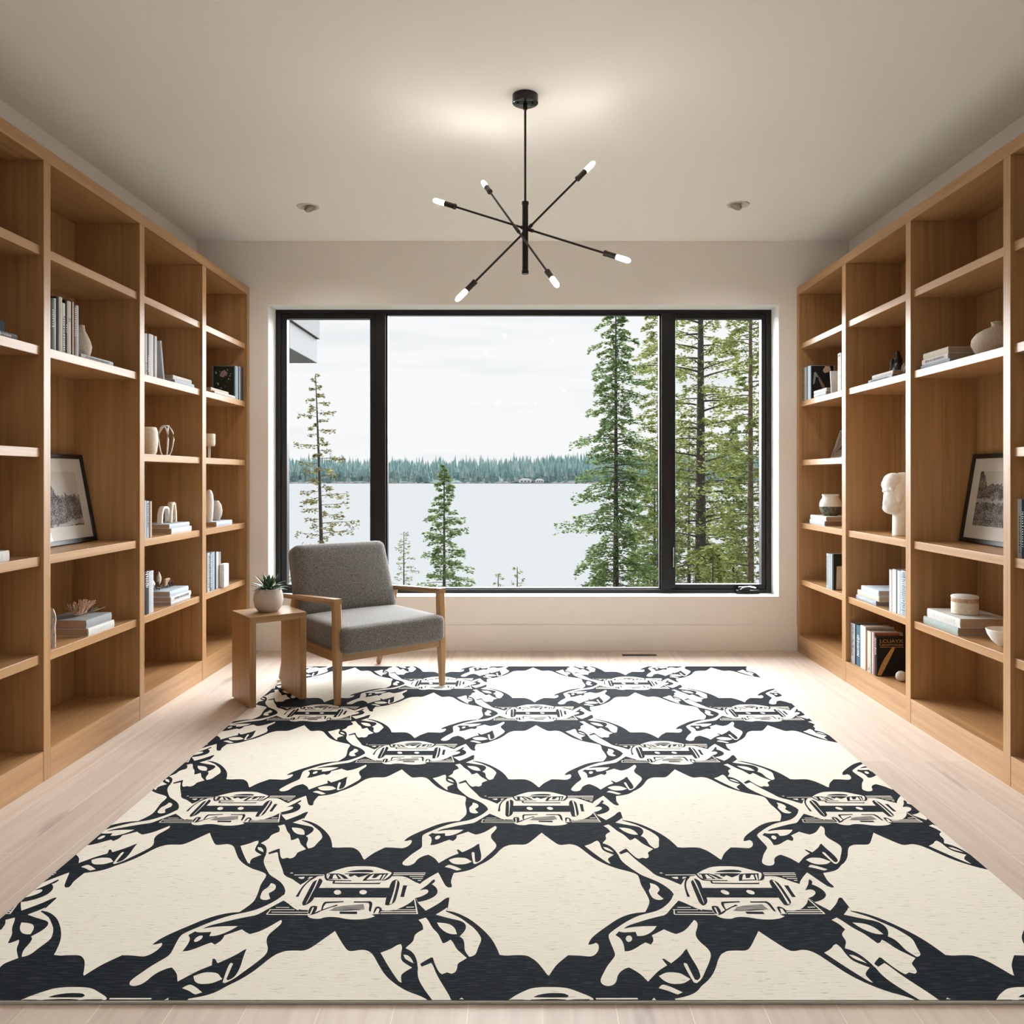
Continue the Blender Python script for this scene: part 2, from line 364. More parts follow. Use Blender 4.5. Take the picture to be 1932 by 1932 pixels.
def blob(name, ells, mat, parent=None, vox=.005, extra=None):
    """ellipsoids (and tubes) fused into one continuous surface"""
    b = B()
    for (c, r) in ells:
        bm = bmesh.new(); bmesh.ops.create_icosphere(bm, subdivisions=3, radius=1)
        for v in bm.verts: v.co = Vector(c)+Vector((v.co.x*r[0], v.co.y*r[1], v.co.z*r[2]))
        b.bm(bm, mat)
    if extra: extra(b)
    o = b.build(name, parent, smooth=True)
    md = o.modifiers.new('fuse', 'REMESH'); md.mode = 'VOXEL'; md.voxel_size = vox; md.use_smooth_shade = True
    sm = o.modifiers.new('soften', 'SMOOTH'); sm.factor = .5; sm.iterations = 4
    return o
def U(u, x): return FPX*x/abs(u-PX)               # distance along the room of a point at lateral distance x seen at column u
def HZ(v, Y): return EYE+(PY-v)*Y/FPX             # height of a point at distance Y seen at row v

# ------------------------------------------------------------------ room shell
YB = 5.617; XW = 2.243; ZC = 2.82; YR = -1.8
struct(B().box(-2.45, 2.45, YR-.1, 5.95, -.12, 0, 'floor_boards').build('floor'), 'whitewashed wide oak plank floor of the library room', 'floor')
struct(B().box(-2.45, 2.45, YR-.1, 5.95, ZC, ZC+.12, 'ceiling_paint').build('ceiling'), 'plain off-white painted ceiling of the library room', 'ceiling')
struct(B().box(-2.45, -XW, YR-.1, 5.95, 0, ZC, 'wall_paint').build('wall_left'), 'painted side wall showing above the left bookcase', 'wall')
struct(B().box(XW, 2.45, YR-.1, 5.95, 0, ZC, 'wall_paint').build('wall_right'), 'painted side wall showing above the right bookcase', 'wall')
WX0, WX1, WZ0, WZ1 = -1.758, 1.763, .37, 2.386
wb = B(); D = 5.93
wb.box(-XW, WX0, YB, D, 0, ZC, 'wall_paint').box(WX1, XW, YB, D, 0, ZC, 'wall_paint')
wb.box(WX0, WX1, YB, D, 0, WZ0, 'wall_paint').box(WX0, WX1, YB, D, WZ1, ZC, 'wall_paint')
struct(wb.build('wall_back'), 'beige end wall around the wide window', 'wall')
# bright painted lining of the window reveal
rv = B(); e = .004
rv.box(WX0, WX0+e, YB+.001, 5.785, WZ0, WZ1, 'reveal_paint').box(WX1-e, WX1, YB+.001, 5.785, WZ0, WZ1, 'reveal_paint')
rv.box(WX0+e, WX1-e, YB+.001, 5.785, WZ0, WZ0+e, 'reveal_paint').box(WX0+e, WX1-e, YB+.001, 5.785, WZ1-e, WZ1, 'reveal_paint')
struct(rv.build('trim_1'), 'white painted reveal lining the wide window opening', 'window reveal')
bb = B().box(-1.88, 1.885, YB-.012, YB, 0, .18, 'wall_paint', .002)
struct(bb.build('baseboard_back'), 'tall flat baseboard below the wide window', 'baseboard')
# rear of the room (behind the viewer)
struct(B().box(-XW, XW, YR-.1, YR, 0, ZC, 'wall_paint').build('wall_front'), 'plain painted wall behind the viewer', 'wall')

# ------------------------------------------------------------------ window
win = thing('window_1', 'wide black framed three-part window overlooking a lake', 'window', (0, 5.785, 0), kind='structure')
F0, F1 = 0.0, .085
fo = B(); T = .036
L_, R_, Bt, Tp = WX0+.004, WX1-.004, WZ0+.004, WZ1-.004
fo.box(L_, L_+T, F0, F1, Bt, Tp, 'frame_black', .002).box(R_-T, R_, F0, F1, Bt, Tp, 'frame_black', .002)
fo.box(L_+T, R_-T, F0, F1, Tp-.026, Tp, 'frame_black', .002).box(L_+T, R_-T, F0, F1, Bt, Bt+.026, 'frame_black', .002)
fo.build('frame', win)
for x in (-1.012, 1.016):
    B().box(x-.036, x+.036, F0-.003, F1, Bt+.026, Tp-.026, 'frame_black', .002).build('mullion', win)
def sash(x0, x1, z0, z1, t, y0, y1, tb=None):
    b = B(); tb = tb or t
    b.box(x0, x0+t, y0, y1, z0, z1, 'frame_black', .003).box(x1-t, x1, y0, y1, z0, z1, 'frame_black', .003)
    b.box(x0+t, x1-t, y0, y1, z0, z0+tb, 'frame_black', .003).box(x0+t, x1-t, y0, y1, z1-tb, z1, 'frame_black', .003)
    return b.build('sash', win)
zi0, zi1 = Bt+.026, Tp-.026
s1 = sash(L_+T, -1.048, zi0, zi1, .040, .012, .075, .034); s2 = sash(1.052, R_-T, zi0, zi1, .030, .012, .075, .034)
s3 = sash(-.976, .980, zi0, zi1, .012, .02, .07, .008)
for sx, (x0, x1, t) in ((s1, (L_+T, -1.048, .036)), (s2, (1.052, R_-T, .028)), (s3, (-.976, .980, .010))):
    B().box(x0+t, x1-t, .048, .054, zi0+.006, zi1-.006, 'window_glass').build('glass_pane', sx)
cr_ = B(); cr_.box(1.50, 1.665, -.045, .0, .377, .40, 'frame_black', .006).box(1.515, 1.60, -.05, -.02, .40, .425, 'frame_black', .008)
cr_.path([(1.64, -.03, .415), (1.60, -.04, .422), (1.54, -.045, .418), (1.525, -.045, .405)], .006, 'chrome')
tag(cr_.build('crank_handle', s2, True, 35), 'black crank handle with a chrome lever')
tag(B().box(1.060, 1.068, -.012, .012, .56, .70, 'chrome', .002).build('lock_lever', s2), 'slim vertical lock lever')

# ------------------------------------------------------------------ built-in bookcases
SHELF = [.50, .886, 1.313, 1.713, 2.107]; ST = .037; PLINTH = .12; TOP0, TOP1 = 2.443, 2.497
XF = 1.883; XBK = 2.205
DIV_L = [(5.567, 5.617), (4.793, 4.85), (4.01, 4.06), (3.206, 3.253), (2.40, 2.447)]
DIV_R = [(5.567, 5.617), (4.766, 4.822), (3.967, 4.019), (3.154, 3.202), (2.35, 2.40)]
def bookcase(side, divs, skip, label):
    t = thing('bookcase', label, 'bookcase', (side*XF, divs[0][1], 0))
    dx = lambda x: side*(x-XF); dy = lambda y: y-divs[0][1]
    g = .0006
    for y0, y1 in divs:
        B().box(dx(XF), dx(XBK), dy(y0), dy(y1), 0, TOP0, 'oak_z', .0015).build('divider', t)
    B().box(dx(XF), dx(XBK+.025), dy(divs[-1][0]), 0, TOP0+g, TOP1, 'oak_y', .0015).build('top_panel', t)
    B().box(dx(XBK+g), dx(XBK+.025), dy(divs[-1][0]), 0, 0, TOP0, 'oak_z').build('back_panel', t)
    for i in range(4):
        y0, y1 = divs[i+1][1]+g, divs[i][0]-g
        B().box(dx(XF+.001), dx(XBK), dy(y0), dy(y1), 0, PLINTH, 'oak_y', .001).build('plinth', t)
        for z in SHELF:
            if z in skip.get(i, ()): continue
            B().box(dx(XF+.014), dx(XBK), dy(y0), dy(y1), z-ST, z, 'oak_y', .0015).build('shelf', t)
    return t
bookcase(-1, DIV_L, {2: (1.313,)}, 'full-height oak built-in bookcase along the left wall')
bookcase(1, DIV_R, {2: (1.313,), 1: (1.313,)}, 'full-height oak built-in bookcase along the right wall')

# ------------------------------------------------------------------ rug
RX, RY0, RY1, RZ = 1.413, 1.853, 5.13, .008
RUG='''1 124,5464 157,5403 193,5340 228,5285 254,5282 303,5298 340,5280 367,5244 399,5179 449,5086 507,5018 572,4963 637,4930 681,4897 690,4859 687,4770 700,4697 709,4626 710,4576 689,4515 668,4469 615,4461 561,4438 506,4397 450,4335 396,4275 355,4221 337,4180 332,4157 353,4161 372,4174 385,4159 382,4118 369,4084 350,4061 330,4054 279,4064 224,4066 191,4025 161,3983 139,3936 124,3900 114,3909 98,3950 66,4016 32,4054 9,4067 -48,4067 -83,4062 -117,4069 -127,4108 -153,4189 -188,4260 -236,4333 -289,4400 -342,4447 -387,4474 -419,4482 -416,4504 -416,4550 -417,4618 -425,4624 -476,4657 -481,4713 -448,4751 -433,4735 -417,4738 -414,4757 -426,4802 -422,4868 -417,4909 -417,4910 -374,4921 -332,4940 -301,4966 -274,5005 -238,5040 -199,5096 -171,5153 -150,5207 -124,5254 -107,5268 -85,5285 -40,5288 12,5285 42,5318 80,5386
1 441,4242 447,4177 457,4108 460,4065 438,4024 411,3979 389,3927 367,3873 366,3843 383,3822 409,3820 432,3837 444,3866 450,3896 465,3927 492,3955 514,3965 534,3947 563,3912 581,3873 590,3854 616,3889 653,3939 703,3983 698,3995 686,4036 698,4036 725,3999 761,4036 793,4074 815,4112 826,4120 829,4082 836,4032 846,3975 849,3920 845,3885 826,3864 814,3870 807,3935 802,3995 789,4003 784,3987 796,3896 805,3847 818,3842 848,3873 878,3935 914,4007 940,4074 933,4125 912,4168 897,4213 898,4259 917,4305 932,4353 927,4382 919,4389 898,4357 864,4305 832,4272 797,4254 774,4268 741,4298 707,4271 669,4242 672,4213 668,4186 651,4158 640,4167 626,4177 598,4155 569,4125 535,4101 510,4099 513,4160 504,4213 480,4245 502,4279 524,4268 589,4275 593,4236 620,4236 653,4254 687,4291 708,4329 639,4329 580,4321 533,4305 537,4314 561,4338 607,4362 670,4396 739,4426 776,4439 817,4507 874,4591 910,4559 954,4510 985,4486 1015,4662 913,4717 861,4667 837,4602 803,4549 762,4502 725,4476 679,4456 633,4436 585,4401 537,4357 489,4305 460,4272
1 608,5181 607,5173 617,5152 660,5183 670,5166 691,5105 713,5053 744,4989 768,4939 785,4894 812,4863 854,4836 893,4795 922,4768 940,4722 923,4633 873,4590 860,4659 855,4692 842,4726 819,4768 787,4810 743,4852 705,4886 676,4935 647,4985 618,5044 604,5096 600,5150 594,5177 592,5195
1 548,5572 584,5595 601,5567 633,5489 667,5442 686,5389 699,5353 714,5355 736,5384 750,5365 774,5302 802,5264 832,5224 814,5204 789,5177 791,5141 786,5110 768,5096 745,5107 722,5092 708,5105 690,5145 674,5190 664,5227 655,5230 608,5181 598,5150 590,5195 571,5250 545,5288 517,5307 521,5321 549,5370 545,5434 585,5479 575,5530
1 635,5625 680,5681 688,5698 695,5685 686,5657 730,5625 771,5593 817,5536 854,5489 884,5429 898,5384 883,5316 876,5260 862,5241 844,5234 834,5250 815,5293 811,5355 800,5394 781,5414 799,5449 810,5489 805,5530 780,5562 724,5583 677,5604
1 650,5546 692,5541 726,5525 752,5489 766,5434 736,5434 703,5454 669,5499
1 397,5269 444,5302 469,5336 487,5345 499,5316 500,5260 508,5209 530,5181 572,5145 554,5127 527,5092 530,5062 538,5027 523,5036 485,5101 446,5172
1 514,5252 537,5248 559,5218 574,5181 553,5195 526,5218
1 743,4787 763,4779 782,4756 790,4714 779,4692 766,4670 778,4640 793,4611 778,4596 756,4597 733,4615 726,4655 722,4703 741,4737
1 819,4906 830,4917 841,4904
1 563,4211 557,4194 547,4183 537,4183 530,4194 529,4211 534,4229 544,4240 555,4240 562,4229
1 648,3896 683,3924 717,3927 754,3920 777,3893 794,3873 762,3843 733,3836 696,3836 667,3858
1 -479,4986 -463,5009 -448,5013 -417,4993 -373,4955 -398,4940 -413,4947 -437,4966
1 -1351,4703 -1324,4731 -1301,4767 -1284,4795 -1272,4824 -1252,4851 -1225,4870 -1194,4875 -1191,4887 -1169,4908 -1143,4936 -1110,4961 -1078,4983 -1041,4992 -996,4995 -926,4992 -890,4981 -853,4957 -815,4933 -790,4912 -786,4895 -787,4872 -772,4870 -746,4872 -716,4868 -688,4852 -658,4822 -631,4796 -603,4777 -591,4806 -572,4835 -544,4875 -512,4916 -498,4882 -480,4829 -463,4783 -448,4748 -433,4735 -412,4688 -417,4633 -425,4624 -440,4614 -466,4567 -493,4532 -515,4506 -535,4484 -591,4567 -608,4618 -617,4600 -632,4567 -658,4532 -689,4501 -723,4484 -759,4482 -778,4489 -783,4450 -813,4447 -824,4444 -804,4425 -832,4406 -860,4398 -884,4394 -924,4394 -960,4401 -1001,4416 -1042,4421 -1076,4416 -1094,4401 -1125,4401 -1155,4411 -1171,4431 -1183,4489 -1244,4494 -1344,4588
2 -607,4618 -579,4633 -551,4664 -543,4688 -549,4707 -564,4716 -596,4704 -579,4732 -552,4777 -537,4819 -527,4832 -518,4815 -524,4789 -535,4773 -518,4757 -498,4723 -490,4688 -494,4651 -515,4618 -543,4594 -572,4579 -591,4573
2 -1184,4731 -776,4732 -776,4621 -1186,4623
2 -1236,4562 -1224,4538 -1213,4538 -1190,4567 -1183,4604 -1183,4626 -1183,4726 -1180,4800 -1187,4824 -1203,4842 -1219,4824 -1235,4806 -1237,4760 -1237,4670 -1237,4599
3 -1213,4551 -1208,4583 -1208,4670 -1206,4748 -1209,4830 -1218,4830 -1213,4743 -1212,4631
2 -1291,4631 -1274,4631 -1277,4703 -1271,4766 -1255,4818 -1226,4863 -1249,4863 -1267,4818 -1283,4760 -1288,4703
2 -769,4544 -753,4537 -731,4550 -717,4579 -717,4639 -719,4738 -723,4789 -739,4822 -753,4830 -770,4815 -777,4777 -777,4732 -776,4621
3 -746,4550 -733,4556 -734,4627 -735,4713 -741,4815 -751,4819 -744,4713 -744,4633
2 -697,4630 -675,4627 -677,4688 -676,4759 -700,4761 -698,4688
2 -1065,4920 -1036,4939 -987,4950 -924,4949 -901,4931 -909,4918 -1044,4918
2 -1169,4902 -1088,4902 -1035,4839 -1162,4831
3 -1165,4890 -1156,4890 -1155,4839 -1161,4839
3 -1134,4884 -1123,4890 -1097,4839 -1132,4839
3 -1111,4887 -1102,4887 -1062,4839 -1079,4839
2 -1076,4902 -978,4908 -916,4903 -930,4888 -979,4855 -1007,4882 -1026,4862
3 -1077,4893 -1040,4890 -1052,4863
2 -930,4888 -903,4903 -807,4905 -829,4821 -949,4814
3 -919,4848 -906,4885 -891,4892 -899,4845 -876,4848 -857,4885 -844,4885 -850,4829 -927,4825
3 -834,4885 -822,4892 -833,4825 -841,4822
2 -1193,4896 -1179,4896 -1165,4842 -1146,4823 -1014,4821 -1015,4812 -1155,4812 -1175,4836
2 -1119,4783 -1119,4812 -1108,4812 -1107,4792 -1017,4789 -850,4789 -834,4793 -841,4775 -1106,4778
2 -789,4912 -778,4888 -788,4848 -809,4819 -838,4815 -818,4829 -796,4875
2 -1174,4453 -1181,4494 -1177,4527 -1160,4535 -1141,4527 -1136,4494 -1139,4453 -1150,4446
3 -1163,4448 -1165,4517 -1157,4514 -1155,4448
2 -1110,4479 -1120,4551 -1110,4577 -1008,4583 -1006,4572 -1100,4560 -1106,4530 -1104,4496 -1039,4546 -1028,4535 -1060,4520 -1101,4486
2 -950,4569 -947,4583 -942,4580 -856,4582 -840,4562 -835,4470 -849,4481 -856,4550 -869,4567 -948,4567
4 -1058,4489 -1035,4527 -907,4548 -890,4550 -873,4495 -954,4495 -1010,4481
2 -1069,4486 -1002,4514 -898,4504 -895,4491 -1010,4479
2 -1006,4473 -909,4473 -906,4448 -1001,4451
2 -817,4453 -820,4487 -817,4521 -803,4527 -786,4515 -776,4492 -784,4453
3 -813,4450 -805,4506 -792,4501 -789,4450
2 -1166,4433 -1149,4452 -1119,4484 -1104,4489 -1116,4468 -1137,4447
1 -1397,4442 -1170,4439 -1172,4447 -1399,4449
1 -1377,4465 -1177,4464 -1178,4470 -1379,4472
1 -1396,4491 -1257,4491 -1259,4497 -1398,4497
1 -1367,4514 -1294,4514 -1296,4520 -1369,4520
1 -1395,4443 -1388,4488 -1393,4494 -1401,4449
1 -777,4449 -574,4449 -575,4456 -779,4456
1 -781,4468 -579,4468 -580,4477 -782,4477
1 -712,4489 -582,4489 -583,4496 -713,4496
1 -646,4514 -604,4517 -605,4525 -647,4522
1 -616,4605 -581,4451 -574,4454 -609,4607
1 -778,4904 -586,4904 -588,4914 -779,4914
1 -778,4884 -587,4884 -588,4893 -779,4893
1 -676,4861 -594,4861 -595,4869 -677,4869
1 -657,4839 -595,4837 -596,4846 -658,4847
1 -621,4814 -602,4814 -603,4823 -622,4823
1 -1369,4881 -1190,4883 -1191,4890 -1371,4889
1 -1339,4857 -1302,4863 -1300,4842 -1312,4835 -1330,4845
1 -1278,4836 -1272,4860 -1240,4860
3 -1042,4679 -1043,4663 -1051,4653 -1065,4653 -1078,4663 -1086,4679 -1086,4695 -1077,4706 -1063,4706 -1050,4695
3 -895,4681 -897,4666 -906,4656 -920,4656 -933,4666 -940,4681 -939,4696 -930,4706 -916,4706 -902,4696'''

def rug():
    o = thing('area_rug', 'large cream rug with a repeating navy lattice of heads and car fronts', 'rug', (0, RY0, 0))
    B().box(-RX, RX, 0, RY1-RY0, 0, RZ-.0015, 'rug_binding', .002).build('backing', o)
    AX, AY = 1.1108, .5908*2
    def smooth(p):
        n = len(p); q = []
        for i in range(n):
            a, b, c = Vector(p[i-1]), Vector(p[i]), Vector(p[(i+1) % n])
            d1, d2 = (b-a), (c-b)
            ang = abs(d1.angle_signed(d2, 0)) if d1.length > 1e-6 and d2.length > 1e-6 else 0
            if ang < radians(52):
                q += [b+(a-b)*.25, b+(c-b)*.25]
            else: q.append(b)
        r = [q[0]]
        for x in q[1:]:
            if (x-r[-1]).length > 4e-4: r.append(x)
        return r
    polys = []
    for line in RUG.split('\n'):
        if not line.strip(): continue
        lay, *pts = line.split()
        pts = [tuple(int(a)/2000 for a in p.split(',')) for p in pts]
        p = smooth(pts); p = smooth([tuple(v) for v in p]) if len(pts) > 9 else p
        tri = tessellate_polygon([[Vector((v[0], v[1], 0)) for v in p]])
        polys.append((int(lay), [tuple(v) for v in p], tri))
    bm = bmesh.new()
    mats = ['rug_navy', 'rug_cream', 'rug_grey']
    mi = {1: 1, 2: 0, 3: 1, 4: 2}
    def in_(x, y): return -RX+.004 <= x <= RX-.004 and RY0+.006 <= y <= RY1-.004
    clipx, clipy0, clipy1 = RX-.003, RY0+.006, RY1-.003
    for i in range(-4, 5):
        for j in range(-4, 7):
            ox, oy = (i+(j % 2)*.5)*AX, j*AY/2
            for pk, (lay, p, tri) in enumerate(polys):
                xs = [a+ox for a, b in p]; ys = [b+oy for a, b in p]
                if max(xs) < -clipx or min(xs) > clipx or max(ys) < clipy0 or min(ys) > clipy1: continue
                z = RZ-.0006+.0002*lay+pk*2e-6
                b2 = bmesh.new(); vs = [b2.verts.new((a, b, z)) for a, b in zip(xs, ys)]
                for t in tri:
                    try: f = b2.faces.new([vs[k] for k in t])
                    except ValueError: pass
                if min(xs) < -clipx or max(xs) > clipx or min(ys) < clipy0 or max(ys) > clipy1:
                    for co, no in (((-clipx, 0, 0), (-1, 0, 0)), ((clipx, 0, 0), (1, 0, 0)), ((0, clipy0, 0), (0, -1, 0)), ((0, clipy1, 0), (0, 1, 0))):
                        bmesh.ops.bisect_plane(b2, geom=b2.verts[:]+b2.edges[:]+b2.faces[:], plane_co=co, plane_no=no, clear_outer=True, dist=1e-6)
                b2.verts.index_update(); mp_ = {}
                for v in b2.verts: mp_[v.index] = bm.verts.new(v.co)
                for f in b2.faces:
                    try:
                        g = bm.faces.new([mp_[v.index] for v in f.verts]); g.material_index = mi[lay]
                    except ValueError: pass
                b2.free()
    vs = [bm.verts.new((x, y, RZ-.0006)) for x, y in ((-clipx, clipy0), (clipx, clipy0), (clipx, clipy1), (-clipx, clipy1))]
    bm.faces.new(vs).material_index = 0
    for v in bm.verts: v.co.y -= RY0
    for f in bm.faces:
        f.normal_update()
        if f.normal.z < 0: f.normal_flip()
    me = bpy.data.meshes.new('pile'); bm.to_mesh(me); bm.free()
    for m in mats: me.materials.append(M(m))
    po = bpy.data.objects.new('pile', me); C.objects.link(po); po.parent = o
rug()

# ------------------------------------------------------------------ floor register
v = thing('floor_vent', 'narrow dark brown floor vent in front of the end wall', 'floor vent', (.78, 5.48, 0))
vb = B().box(-.115, .115, -.022, .022, 0, .003, 'vent_brown', .001)
vb.build('vent_frame', v)
sl = B()
for k in range(11): sl.box(-.105+k*.0195, -.095+k*.0195, -.016, .016, .003, .0045, 'black_metal')
sl.build('louvre', v)

# ------------------------------------------------------------------ armchair
def armchair():
    t = thing('armchair', 'mid-century armchair with grey tweed cushions and oak frame beside the side table', 'armchair', (-.719, 4.466, RZ+.0008), radians(39.3))
    wx = .324
    W_ = 'chair_oak_z'
    for s in (-1, 1):
        # front leg: widest at the seat, tapering to the floor and slightly towards the arm
        b = B(); b.beam((s*wx, .0, .24), (s*(wx+.002), -.004, 0), .046, .040, .030, .026, W_)
        b.beam((s*wx, .0, .24), (s*wx, .012, .523), .046, .040, .042, .042, W_)
        b.build('front_leg', t)
        # raked rear leg carrying the arm
        b = B(); b.beam((s*wx, .60, .25), (s*wx, .725, 0), .042, .046, .026, .028, W_)
        b.beam((s*wx, .60, .25), (s*wx, .525, .495), .042, .046, .034, .036, W_)
        b.build('rear_leg', t)
        # arm: flat board, narrow at the back
        b = B(); n = 10; vs, fs = [], []
        for k in range(n+1):
            f = k/n; y = -.012+f*.70; z = .553-.047*f
            wd = .050-.014*f-.004*cos(pi*f*2); th = .030-.006*f
            for a, c in ((-.5, 0), (-.42, .5), (.42, .5), (.5, 0), (.42, -.5), (-.42, -.5)):
                vs.append((s*wx+a*wd, y, z-th/2+c*th))
        for k in range(n):
            for i in range(6): fs.append((k*6+i, k*6+(i+1) % 6, k*6+6+(i+1) % 6, k*6+6+i))
        fs += [tuple(range(5, -1, -1)), tuple(n*6+i for i in range(6))]
        b.add(vs, fs, 'chair_oak_y'); b.build('armrest', t)
        B().box(s*wx-.013, s*wx+.013, .02, .60, .222, .274, 'chair_oak_y', .003).build('side_rail', t)
    b = B().prism([(-.30, .222), (.30, .222), (.30, .274), (-.30, .274)], -.012, .014, 'chair_oak_x', 'xz'); b.build('front_rail', t)
    B().box(-.30, .30, .60, .626, .225, .274, 'chair_oak_x', .003).build('rear_rail', t)
    B().box(-.30, .30, .555, .58, .44, .50, 'chair_oak_x', .003).build('back_slat', t)
    # seat cushion
    b = B().cushion(-.318, .318, -.065, .575, .262, .405, .034, .012, 'grey_tweed')
    b.build('seat_cushion', t, True)
    # back cushion leaning 20 degrees
    R = Matrix.Rotation(radians(-20), 3, 'X')
    def lean(p): return R @ Vector((p.x, p.y, p.z))+Vector((0, .50, .375))
    b = B().cushion(-.318, .318, -.055, .075, 0, .435, .045, .0, 'grey_tweed',
                    fn=lambda p: lean(Vector((p.x*(1-.05*max(0, p.z/.435)), p.y-.018*(1-(p.x/.32)**2)*(1-((p.z-.2)/.24)**2)*(1 if p.y < 0 else -1), p.z))))
    b.build('back_cushion', t, True)
    sm = B()
    for s in (-1, 1):
        pass
    return t
armchair()

# ------------------------------------------------------------------ side table
def side_table():
    t = thing('side_table', 'oak waterfall side table with two panel legs left of the armchair', 'side table', (-1.405, 4.193, RZ+.0006), radians(37))
    Wd, Dp, H, T = .305, .285, .466, .034
    B().box(0, T, 0, Dp, 0, H-T, 'chair_oak_z', .0015).build('panel_leg', t)
    B().box(Wd-T, Wd, 0, Dp, 0, H-T, 'chair_oak_z', .0015).build('panel_leg', t)
    B().box(0, Wd, 0, Dp, H-T+.0004, H, 'chair_oak_x', .0015).build('tabletop', t)
    return t
side_table()

# ------------------------------------------------------------------ potted plant
def plant():
    t = thing('potted_succulent', 'spiky green succulent in a round speckled stone pot on the side table', 'potted plant', (-1.371, 4.392, RZ+.4666))
    b = B().lathe([(0, .0), (.046, .0), (.052, .003), (.070, .028), (.078, .060), (.076, .092), (.066, .122), (.060, .124), (.060, .110), (0, .110)], 'pot_stone', n=40)
    b.build('pot', t, True, 50)
    B().lathe([(0, .118), (.035, .117), (.0595, .112)], 'soil', n=24).build('soil', t)
    rnd = random.Random(4)
    for k in range(38):
        inner = k >= 20
        a = k*2.399+rnd.uniform(-.2, .2); el = radians(rnd.uniform(48, 75) if inner else rnd.uniform(12, 42))
        L = rnd.uniform(.075, .10) if inner else rnd.uniform(.095, .125); w_ = rnd.uniform(.012, .017)
        b = B(); vs, fs = [], []; n = 7
        for i in range(n+1):
            f = i/n; r = .006+L*f*cos(el); z = .115+L*f*sin(el)-.025*f*f*(0 if inner else 1)
            ww = w_*(1-f**2.2)*(.55+.9*f if f < .5 else 1)+.0004; th = .0035*(1-f)+.0004
            c, s_ = cos(a), sin(a)
            for q, h in ((-ww, .25*ww), (0, -th), (ww, .25*ww), (0, th*.6)):
                vs.append((r*c-q*s_, r*s_+q*c, z+h))
        for i in range(n):
            for j in range(4): fs.append((i*4+j, i*4+(j+1) % 4, i*4+4+(j+1) % 4, i*4+4+j))
        fs += [(3, 2, 1, 0), (n*4, n*4+1, n*4+2, n*4+3)]
        b.add(vs, fs, 'leaf_green'); b.build('leaf', t, True)
plant()

# ------------------------------------------------------------------ chandelier
def chandelier():
    Y0 = 3.47; X0 = .009
    t = thing('chandelier', 'black sputnik chandelier with six lit tubular bulbs on three crossing rods', 'chandelier', (X0, Y0, ZC))
    P = lambda u, v, y: Vector(((u-PX)*y/FPX-X0, y-Y0, EYE+(PY-v)*y/FPX-ZC))
    b = B().lathe([(0, -.036), (.050, -.036), (.055, -.033), (.055, -.001), (.053, 0), (0, 0)], 'canopy_gloss', n=48)
    cn = b.build('canopy', t, True, 40)
    for s in (-1, 1): B().lathe([(0, -.042), (.0045, -.041), (.0055, -.036)], 'black_metal', (s*.032, -.01, 0), 12).build('canopy_screw', cn, True)
    zt = HZ(380, Y0)-ZC; zb = HZ(517, Y0)-ZC
    B().lathe([(.0095, -.037), (.0095, -.060), (.0048, -.062), (.0048, zt)][::-1], 'black_metal', n=16).build('rod', t, True, 40)
    B().lathe([(0, zb), (.0145, zb), (.0145, zb+.014), (.0125, zb+.016), (.0125, zt-.016), (.0145, zt-.014), (.0145, zt-.002), (.006, zt), (0, zt)], 'black_metal', n=24).build('hub', t, True, 40)
    ends = [((817, 377, Y0+.17), (1190, 493, Y0-.17)), ((1122, 305, Y0+.10), (860, 568, Y0-.10)), ((910, 342, Y0+.34), (1053, 541, Y0-.34))]
    for a, c in ends:
        p, q = P(*a), P(*c); d = (q-p).normalized(); LB, LS = .064, .056
        B().tube(p+d*(LB+LS-.004), q-d*(LB+LS-.004), .0046, .0046, 'black_metal', 12).build('arm', t, True, 40)
        mid = (p+q)/2; B().tube(mid-d*.03, mid+d*.03, .0075, .0075, 'black_metal', 12).build('collar', t, True, 40)
        for tip, dd in ((p, d), (q, -d)):
            rot = (-dd).to_track_quat('Z', 'Y').to_matrix()
            base = tip+dd*(LB+LS)
            so = B().lathe([(0, 0), (.0125, 0), (.0125, .008), (.0115, .010), (.0115, LS), (0, LS)], 'socket_brown', base, 20, 0, rot).build('socket', t, True, 40)
            b2 = tip+dd*LB
            B().lathe([(0, .0), (.0085, 0), (.0105, .006), (.0105, LB*.72), (.008, LB*.88), (.003, LB*.98), (0, LB)], 'bulb_glow', b2, 20, 0, rot).build('bulb', so, True, 40)
chandelier()

# ------------------------------------------------------------------ recessed ceiling lights
def downlight(x, y, yaw, label):
    t = thing('recessed_light', label, 'ceiling light', (x, y, ZC), 0, 'recessed ceiling lights')
    B().lathe([(.048, -.001), (.058, -.006), (.064, -.004), (.066, 0), (.048, 0)], 'trim_white', n=40).build('trim_ring', t, True, 40)
    rot = Euler((0, radians(26)*yaw, 0)).to_matrix()
    B().lathe([(0, -.012), (.034, -.014), (.036, -.008), (.036, .0)], 'lamp_dark', (yaw*-.012, 0, -.004), 28, 0, rot).build('gimbal_lamp', t, True, 40)
def spot(x, y, e_):
    l = light('downlight_beam', 'SPOT', (x, y, ZC-.03), (0, 0, 0), e_, (1, .96, .90), spot_size=radians(150), spot_blend=.8, shadow_soft_size=.035)
spot(-1.292, 4.90, 15); spot(1.282, 4.863, 15); spot(-1.0, 1.7, 15); spot(1.0, 1.7, 15)  # nearer two beams and their fixtures are added, unseen, to brighten the near floor
downlight(-1.292, 4.90, -1, 'small recessed ceiling light near the left bookcase')
downlight(1.282, 4.863, 1, 'small recessed ceiling light near the right bookcase')
downlight(-1.0, 1.7, -1, 'added recessed ceiling light out of view overhead, on the left')
downlight(1.0, 1.7, 1, 'added recessed ceiling light out of view overhead, on the right')

